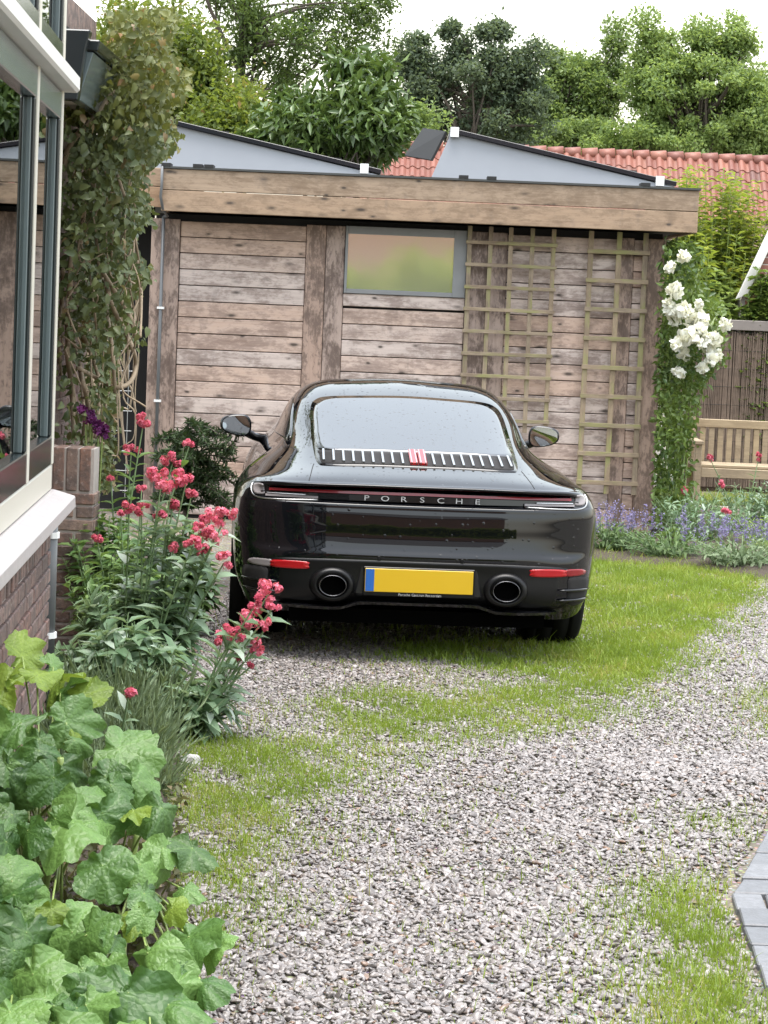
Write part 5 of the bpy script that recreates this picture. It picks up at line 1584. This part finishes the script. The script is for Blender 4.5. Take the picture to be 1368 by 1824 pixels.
flower_plant('valerian', 'leafy green valerian against the end of the brick wall', (at(225, 950, 10.6).x, 10.6), heads5([(690, 740, 22), (590, 870, 18), (475, 990, 22)], 10.6), LM['valerian_back'], 120, .28, .68, .085, .032, LM['pink'], g_val)
flower_plant('valerian', 'red valerian with the largest pink heads, in front of the car fender', (gnd(262, 1210).x, 10.1), heads5([(785, 705, 62), (905, 700, 52), (830, 745, 36), (930, 775, 26), (630, 830, 30), (690, 845, 36), (770, 875, 28), (840, 825, 38), (1025, 880, 52), (1100, 865, 40), (1050, 960, 56), (980, 935, 30), (845, 1030, 30), (940, 1005, 40), (1000, 1045, 32), (1090, 1090, 40)], 10.0), LM['valerian'], 150, .29, .62, .105, .040, LM['pink'], g_val)
flower_plant('valerian', 'silvery valerian leaning over the gravel with a curved spray of pink heads', (gnd(318, 1318).x, 9.15), heads5([(1310, 1235, 56), (1240, 1300, 34), (1330, 1310, 30), (1230, 1385, 62), (1300, 1400, 30), (1140, 1440, 44), (1080, 1475, 40), (1250, 1510, 38), (1175, 1565, 16), (1225, 1600, 14)], 9.1), LM['valerian'], 50, .19, .27, .11, .040, LM['pink'], g_val, lean=(.06, 0))
flower_plant('valerian', 'grey-green valerian clump in the middle of the bed with white-backed leaves', (gnd(225, 1260).x, 9.5), [], LM['valerian'], 150, .29, .46, .11, .042, LM['pink'], g_val)
flower_plant('valerian', 'small valerian with a single red head above the lavender', (gnd(215, 1380).x, 8.5), heads5([(625, 1745, 34)], 8.4), LM['valerian'], 12, .10, .16, .07, .025, LM['pink'], g_val)
flower_plant('perennial', 'leafy green perennial filling the gap between the valerian and the car', (at(325, 985, 12.0).x, 12.0), [], LM['valerian_back'], 100, .20, .66, .10, .045, LM['pink'], None, cat='plant')
# purple columbine by the wall
col_t = empty('columbine', (at(155, 790, 11.5).x, 11.5, 0), label='dark purple columbine flowers by the brick wall', cat='flower')
mb = MB()
for X, Yz, r in ((415, 360, 40), (450, 410, 42), (480, 445, 40), (500, 470, 30), (440, 385, 30)):
    p = at(*Z5(X, Yz), 11.5); head(col_t, p, r / 2.736 * 11.5 / F_PX * .85, LM['purple'], 26, petal=.022)
    mb.tube([Vector((col_t.location.x + .05, 11.5, 0)), p], .004, 5)
mb.build('stems', M['stalk'], col_t)

# lavender and fine grey grasses in front of the bay
lav = empty('lavender', (gnd(170, 1330).x, 8.9, 0), label='fine grey-green lavender clump in front of the brick base', cat='lavender')
nb = 4200
bx = rng.uniform(60, 290, nb); by = rng.uniform(1290, 1430, nb)
bx = bx + (1360 - by) * -.1
gp_ = np.array([tuple(gnd(a, b)) for a, b in zip(bx, by)])
hh = np.interp(gp_[:, 1], [7.7, 8.6, 9.6], [.08, .19, .26]) * rng.uniform(.5, 1.1, nb)
ln = rng.normal(0, .42, (nb, 2))
Pm = []; Dm = []; Nm = []; Lm = []
for f in (0.0, .35, .7):
    p = gp_ + np.c_[ln * hh[:, None] * f, hh * f]
    Pm.append(p); Dm.append(np.c_[ln + rng.normal(0, .3, (nb, 2)), np.ones(nb)]); Nm.append(rand_dirs(nb)); Lm.append(hh * .5 + .015)
leaves('sprigs', np.concatenate(Pm), np.concatenate(Dm), np.concatenate(Nm), np.concatenate(Lm), .0055, LM['lavender'], lav, kind='stuff')
# fir seedling behind the flowers
fir = empty('young_fir', (at(380, 870, 13.2).x, 14.2, 0), label='young dark fir with drooping branches beside the car', cat='conifer')
mb = MB(); P = []; D = []
fb = Vector((at(330, 900, 14.2).x, 14.2, 0))
mb.tube([fb, fb + Vector((0, 0, 1.0))], [.02, .006], 6)
for i in range(60):
    z = random.uniform(.12, .98)
    e = at(random.uniform(270, 432), random.uniform(775, 905), 14.2 + random.uniform(-.5, .4))
    s = fb + Vector((0, 0, max(.1, min(.98, e.z + random.uniform(-.1, .15)))))
    pts = catmull([s, s.lerp(e, .5) + Vector((0, 0, .03)), e], 6)
    mb.tube(pts, .004, 4, cap=False)
    for j in range(150):
        f = random.random() * 11.99; k = int(f); p = pts[k].lerp(pts[k + 1], f - k)
        ax = (pts[k + 1] - pts[k]).normalized()
        P.append(p); D.append(ax * .6 + Vector(rng.normal(0, .6, 3)))
mb.build('branches', M['bark'], fir)
n = len(P)
leaves('needles', np.array([tuple(p) for p in P]), np.array([tuple(p) for p in D]), rand_dirs(n), .045 * rng.uniform(.6, 1.3, n), .009, LM['conifer'], fir, kind='stuff')

# ---- hollyhocks in the left foreground: every big leaf a piece of its own
def hollyhock_leaf(seed, droop):
    rs = random.Random(seed)
    NS, NR = 50, 6
    V = [(0, 0, 0)]; vein = [1.0]
    lobes = [(0, 1.0), (.95 + rs.uniform(-.1, .1), rs.uniform(.8, .98)), (-.95 + rs.uniform(-.1, .1), rs.uniform(.8, .98)), (1.85, rs.uniform(.65, .8)), (-1.85, rs.uniform(.65, .8))]
    for r in range(1, NR + 1):
        f = r / NR
        for i in range(NS):
            th = -math.pi + 2 * math.pi * (i + .5) / NS
            rad = .50
            vv = 0.0
            for a, l in lobes:
                dth = abs(th - a)
                rad = max(rad, l * (1 - (dth / .62) ** 2 * .26) if dth < .62 else 0)
                vv = max(vv, max(0, 1 - dth / .13))
            if abs(th) > 2.65: rad *= .55 + .45 * (math.pi - abs(th)) / .5
            rad *= 1 + .03 * math.sin(th * 17 + seed) + .03 * math.sin(th * 23 + seed * 2)
            x = f * rad * math.cos(th) * .5; y = f * rad * math.sin(th) * .5
            fold = 0.0
            for a, l in lobes:
                dth = abs(th - a)
                if dth < .5: fold = max(fold, (1 - dth / .5))
            z = -.022 * f * f * fold + .010 * f * (1 - fold) + (.05 + .03 * (seed % 2)) * f * f * math.sin(th * 3 + seed * 1.7) + .03 * f * f * math.sin(th * 7 + seed) - droop * f * f * (.45 + .45 * math.cos(th)) - .10 * (seed % 3) * y * y * 4 + rs.uniform(-.008, .008) * f + .035 * f ** 3 * math.sin(th * 9 + seed * 3) + .022 * f ** 4 * math.sin(th * 16 + seed)
            V.append((x, y, z)); vein.append(vv * (1 - .5 * f))
    Fs = [(0, 1 + i, 1 + (i + 1) % NS) for i in range(NS)]
    for r in range(NR - 1):
        a, b = 1 + r * NS, 1 + (r + 1) * NS
        Fs += [(a + i, b + i, b + (i + 1) % NS, a + (i + 1) % NS) for i in range(NS)]
    return V, Fs, vein
HL = {}
for yng in (0, 1):
    for sd in range(9):
        V, Fs, vn = hollyhock_leaf(sd, (.06, .16, .30)[sd % 3])
        me_ = MB().add(V, Fs).mesh('leaf', LM['holly_y' if yng else 'holly'], smooth=True)
        a_ = me_.attributes.new('vein', 'FLOAT', 'POINT'); a_.data.foreach_set('value', vn)
        a_ = me_.attributes.new('tint', 'FLOAT', 'POINT'); a_.data.foreach_set('value', [.25 + .06 * sd + .2 * math.sin(v_[0] * 7 + sd) * math.sin(v_[1] * 6 + sd * 2) for v_ in V])
        HL[(yng, sd)] = me_
g_h = 'hollyhock plants in the foreground'
hpl = {
 'a': empty('hollyhock', (gnd(75, 1650).x, gnd(75, 1650).y, 0), label='tall hollyhock with broad pale leaves at the left edge', cat='hollyhock', group=g_h),
 'b': empty('hollyhock', (gnd(225, 1600).x, gnd(225, 1600).y, 0), label='sprawling hollyhock spreading its leaves onto the gravel', cat='hollyhock', group=g_h),
 'c': empty('hollyhock', (-.86, 5.55, 0), label='low hollyhock leaves filling the bottom left corner', cat='hollyhock', group=g_h)}
LEAF = [  # zoomed x, y, diameter, plant, young
 (90,140,190,'a',1),(160,225,180,'a',1),(270,240,190,'a',1),(375,320,170,'a',1),(40,220,150,'a',1),(90,440,230,'a',0),(300,440,230,'a',0),(30,600,210,'a',0),
 (330,520,110,'a',1),(540,570,270,'a',0),(265,650,190,'a',0),(370,770,210,'a',0),(480,690,190,'a',0),(610,710,200,'a',0),(745,830,180,'b',0),(620,830,140,'b',1),(320,880,330,'a',0),
 (60,850,190,'a',0),(30,980,210,'a',0),(130,930,150,'a',0),(60,1150,230,'c',0),(480,1080,210,'b',0),(640,1100,150,'b',0),(760,1050,180,'b',0),(880,1030,170,'b',0),(670,1210,160,'b',0),
 (850,1190,130,'b',0),(50,1250,200,'c',0),(110,1420,290,'c',0),(160,1300,160,'c',0),(250,1270,120,'a',1),(330,1410,210,'c',0),(690,1480,250,'b',0),(870,1430,260,'b',0),(790,1300,120,'b',1),
 (960,1470,150,'b',0),(600,1660,360,'b',0),(820,1620,230,'b',0),(930,1640,150,'b',0),(390,1760,250,'c',0),(150,1600,280,'c',0),(50,1510,210,'c',0),(50,1760,280,'c',0),(210,1700,230,'c',0),(770,1760,230,'b',0),(340,1330,150,'c',0),
 (450,900,150,'a',0),(180,560,150,'a',0),(-40,420,220,'a',0),(-60,760,240,'a',0),(-60,1350,260,'c',0),(-50,1650,260,'c',0),(280,1850,260,'c',0),(700,1850,260,'b',0)]
for _ in range(34):                       # the rest of the leaf mass behind and between
    yz_ = random.uniform(150, 1800)
    lim_ = float(np.interp(yz_, [150, 400, 700, 1000, 1300, 1500, 1800], [330, 480, 640, 800, 840, 880, 840]))
    xx_ = random.uniform(-60, lim_)
    if 180 < xx_ < 620 and 950 < yz_ < 1350: continue
    LEAF.append((xx_, yz_, random.uniform(110, 210), 'a' if yz_ < 900 and xx_ < 560 else ('b' if xx_ > 420 else 'c'), 1 if random.random() < .15 else 0))
for i, (X, Yz, dm, pl_, yng) in enumerate(LEAF):
    px_, py_ = X / 2.59, 1120 + Yz / 2.59
    z = float(np.interp(py_, [1150, 1400, 1640, 1824, 1900], [.70, .43, .24, .13, .10]))
    d = ray(px_, py_); k = (z - CAM_H) / d.z
    p = Vector((0, 0, CAM_H)) + d * k + Vector((0, random.uniform(-.05, .05), 0))
    dia = dm / 2.59 * p.y / F_PX * 1.55
    root = hpl[pl_]
    out = Vector((p.x - root.location.x, p.y - root.location.y, 0))
    if out.length < .03: out = Vector((random.uniform(-1, 1), -1, 0))
    out.normalize()
    az = math.atan2(out.y, out.x) + random.uniform(-.7, .7)
    nv_ = Vector((random.uniform(-.75, .75), -random.uniform(.1, 1.0), random.uniform(.3, .95))).normalized()
    tv_ = (out + Vector((random.uniform(-.5, .5), random.uniform(-.5, .3), -.5)))
    tv_ = (tv_ - nv_ * tv_.dot(nv_)).normalized()
    bv_ = nv_.cross(tv_)
    Rm = Matrix((tv_, bv_, nv_)).transposed().to_4x4()
    place('leaf', HL[(yng, i % 9)], root, Matrix.Translation(p) @ Rm @ Matrix.Diagonal((dia * random.uniform(.95, 1.3), dia * random.uniform(.85, 1.25), dia * random.uniform(.8, 1.4), 1)))
    # its stalk
    foot = Vector((root.location.x + random.uniform(-.05, .05), root.location.y + random.uniform(-.05, .05), random.uniform(.02, .30) * (1 if pl_ == 'a' else .15)))
    foot.z = min(foot.z, max(.02, z - .06))
    mid_ = foot.lerp(p, .5) + Vector((0, .04, .02))
    pts = catmull([foot, mid_, p], 5)
    MB().tube(pts, [.0045 - .002 * j / 10 for j in range(11)], 6).build('leaf_stalk', M['stalk'], root, smooth=True)
for pl_, q, r in (('a', [(75, 1655), (82, 1580), (96, 1500), (106, 1418), (108, 1350)], .009), ('b', [(225, 1600), (235, 1540), (245, 1480)], .009), ('b', [(110, 1618), (160, 1612), (230, 1590), (262, 1570)], .010), ('b', [(150, 1690), (200, 1655), (240, 1670), (225, 1705)], .010)):
    pts = []
    for j, (a, b) in enumerate(q):
        Y0 = hpl[pl_].location.y
        pts.append(at(a, b, Y0 - .02 * j if pl_ == 'a' else Y0 - .15))
        if pts[-1].z < .02: pts[-1].z = .02
    MB().tube(catmull(pts, 5), r, 8).build('stem', M['stalk'], hpl[pl_], smooth=True)
# pale stone at the edge of the bed, a few smaller ones among the stalks
def stone(px_, py_, w, label, dark=False):
    p = gnd(px_, py_)
    bm = bmesh.new(); bmesh.ops.create_icosphere(bm, subdivisions=3, radius=1)
    sd = random.random() * 9
    from mathutils import noise as mn
    for v in bm.verts:
        f = 1 + .35 * mn.noise(v.co * 1.3 + Vector((sd, sd, sd))) + .1 * mn.noise(v.co * 4 + Vector((sd, 0, 0)))
        v.co = Vector((v.co.x * w * f, v.co.y * w * .8 * f, v.co.z * w * .75 * f))
    me_ = bpy.data.meshes.new('stone'); bm.to_mesh(me_); bm.free(); me_.materials.append(M['rock'])
    o = place('stone', me_, None, Matrix.Translation((p.x, p.y, w * .35)))
    tag(o, label, 'stone')
stone(341, 1365, .042, 'whitish rough stone at the edge of the bed')
stone(178, 1700, .03, 'small brown stone among the hollyhock stalks')
stone(262, 1440, .025, 'small pale stone between the lavender and the hollyhock')

# ---- planting at the right corner of the shed
rose = empty('climbing_rose', (2.35, 18.2, 0), label='white climbing rose in bloom at the right corner of the shed', cat='rose')
nl = 7000
rx = rng.uniform(1165, 1300, nl); ry = rng.uniform(430, 930, nl)
lim = np.interp(ry, [430, 500, 560, 640, 700, 760, 850, 930], [1235, 1250, 1290, 1285, 1245, 1232, 1225, 1240])
left = np.interp(ry, [430, 930], [1180, 1158])
k = (rx < lim + rng.normal(0, 8, nl)) & (rx > left)
P = np.array([tuple(at(a, b, c)) for a, b, c in zip(rx[k], ry[k], rng.uniform(17.9, 18.9, k.sum()))])
n = len(P)
leaves('leaves', P, rand_dirs(n, -.2), rand_dirs(n, .9), .06 * rng.uniform(.6, 1.4, n), .034, LM['rose'], rose, tint=np.clip(.45 + .3 * np.sin(P[:, 2] * 8) + rng.normal(0, .25, n), 0, 1), kind='stuff')
mb = MB()
for i in range(9):
    a = random.uniform(1175, 1215)
    mb.tube(catmull([at(a, 940, 18.3), at(a + 12, 800, 18.4), at(a + 20, 650, 18.3), at(a + random.uniform(10, 70), random.uniform(470, 600), 18.2)], 5), .007, 5)
mb.build('canes', M['stalk'], rose, smooth=True)
for (a, b, r) in ((1218, 457, 11), (1193, 475, 10), (1202, 518, 14), (1190, 540, 9), (1195, 552, 12), (1220, 552, 14), (1240, 560, 15), (1235, 580, 16), (1228, 598, 16), (1215, 600, 12), (1252, 570, 12), (1292, 577, 11), (1260, 600, 11), (1272, 605, 13), (1262, 622, 10), (1275, 632, 11), (1250, 612, 9), (1218, 630, 12), (1252, 655, 10), (1204, 612, 11), (1212, 665, 9), (1205, 660, 8), (1245, 540, 7), (1268, 640, 11), (1202, 570, 11), (1248, 588, 12)):
    c = at(a, b, 17.85 + random.uniform(-.08, .12)); r_ = r * 18 / F_PX * 1.05
    nf = 26
    d = rand_dirs(nf, -.2)
    tg = np.cross(d, rand_dirs(nf))
    leaves('rose_bloom', np.array(tuple(c)) + d * r_ * .45, tg + d * .2, d, r_ * 1.15, r_ * 1.05, LM['white'], rose, fold=-.18, detail=2, smooth=True)
g_bed = 'plants in the bed by the shed corner'
for nm, lab, (px_, py_), Y, nst, spr, hgt, mat_, hm, nh, cat_ in (
    ('catmint', 'lilac catmint directly beside the car and the shed wall', (1085, 985), 17.0, 70, .34, .30, 'bedgreen', 'lilac', 26, 'flower'),
    ('catmint', 'lilac catmint in the middle of the bed beside the corner post', (1190, 995), 16.7, 80, .40, .30, 'bedgreen', 'lilac', 20, 'flower'),
    ('catmint', 'dense lilac catmint nearest the gravel at the right', (1315, 1010), 16.2, 90, .42, .30, 'lavender', 'lilac', 42, 'flower'),
    ('valerian', 'grey-leaved valerian behind the catmint below the bench', (1240, 930), 17.8, 80, .42, .52, 'valerian', 'pink', 2, 'flower'),
    ('valerian', 'valerian with red heads in front of the bench', (1330, 900), 18.6, 80, .45, .62, 'valerian', 'pink', 5, 'flower'),
    ('perennial', 'bright green perennial at the right edge of the bed', (1380, 960), 17.5, 70, .40, .36, 'fresh', 'pink', 2, 'plant')):
    b = Vector((at(px_, py_, Y).x, Y, 0))
    hs = []
    for _ in range(nh):
        a = random.uniform(0, 6.28); r = spr * math.sqrt(random.random())
        hs.append((Vector((b.x + math.cos(a) * r, b.y + math.sin(a) * r * .8, hgt * random.uniform(.75, 1.15))), .022 if hm == 'lilac' else .04))
    flower_plant(nm, lab, (b.x, b.y), [] if hm == 'lilac' else hs, LM[mat_], nst, spr, hgt, .06, .02, LM[hm], g_bed, cat=cat_)
    root = bpy.data.objects[[o.name for o in COL.objects if o.get('label') == lab][0]]
    if hm == 'lilac':
        for h, r in hs:
            m_ = 26
            P = np.array(tuple(h)) + np.c_[rng.normal(0, .010, m_), rng.normal(0, .010, m_), rng.uniform(-.07, .05, m_)]
            leaves('flower_spike', P, rand_dirs(m_, .5), rand_dirs(m_), .016, .012, LM['lilac'], root)
# hedge and houses behind the viewer: they show in the shed window and in the car
hed = empty('hedge', (.5, -9.5, 0), label='yellow-green clipped hedge behind the viewer, mirrored in the shed window', cat='hedge')
n = 26000
hx = rng.uniform(-9, 9, n); top = 2.5 + .25 * np.sin(hx * 2.1) + .15 * np.sin(hx * 5.3)
hz = rng.random(n) ** .7 * top
P = np.c_[hx, -9.2 + rng.normal(0, .25, n), hz]
leaves('foliage', P, rand_dirs(n), rand_dirs(n, .6), .16 * rng.uniform(.7, 1.3, n), .10, LM['hedge'], hed, tint=np.clip(.5 + .4 * np.sin(hx * 3) * np.sin(hz * 4) + rng.normal(0, .2, n), 0, 1), kind='stuff')
MB().box((-9, -10.1, 0), (9, -9.5, 2.1)).build('core', LM['dark'], hed)
bh = empty('brick_house', (0, -16, 0), label='red brick house behind the hedge, mirrored in the shed window', cat='house')
MB().box((-9, -22, 0), (9, -15, 5.6)).build('wall', plain('orange_brick_far', (.42, .24, .16), .8, var=.3, scale=6), bh)
MB().prism([(-9.4, -14.6, 5.61), (-9.4, -18.5, 9.0), (-9.4, -22.4, 5.61)], (18.8, 0, 0)).build('roof', plain('grey_roof_far', (.16, .15, .15), .7), bh)
for x in (-4.5, -1.5, 2.2, 5):
    MB().box((x - .6, -15.03, 1.0), (x + .6, -14.98, 2.3)).build('window', M['solar'], bh)

# fallen leaves and seedlings on the soil of the bed
nl = 2600
lx = rng.uniform(0, 330, nl); ly = rng.uniform(1380, 1900, nl)
P = np.array([tuple(gnd(a, b, .06)) for a, b in zip(lx, ly)])
litter = leaves('leaf_litter', P, rand_dirs(nl, .1), rand_dirs(nl, 1.4), .035 * rng.uniform(.5, 1.5, nl), .022, leafmat('litter', (.05, .035, .02), (.10, .13, .04), edge=(.22, .16, .09)), None)
tag(litter, 'dead leaves and small weeds on the soil under the hollyhocks', 'litter', kind='stuff')
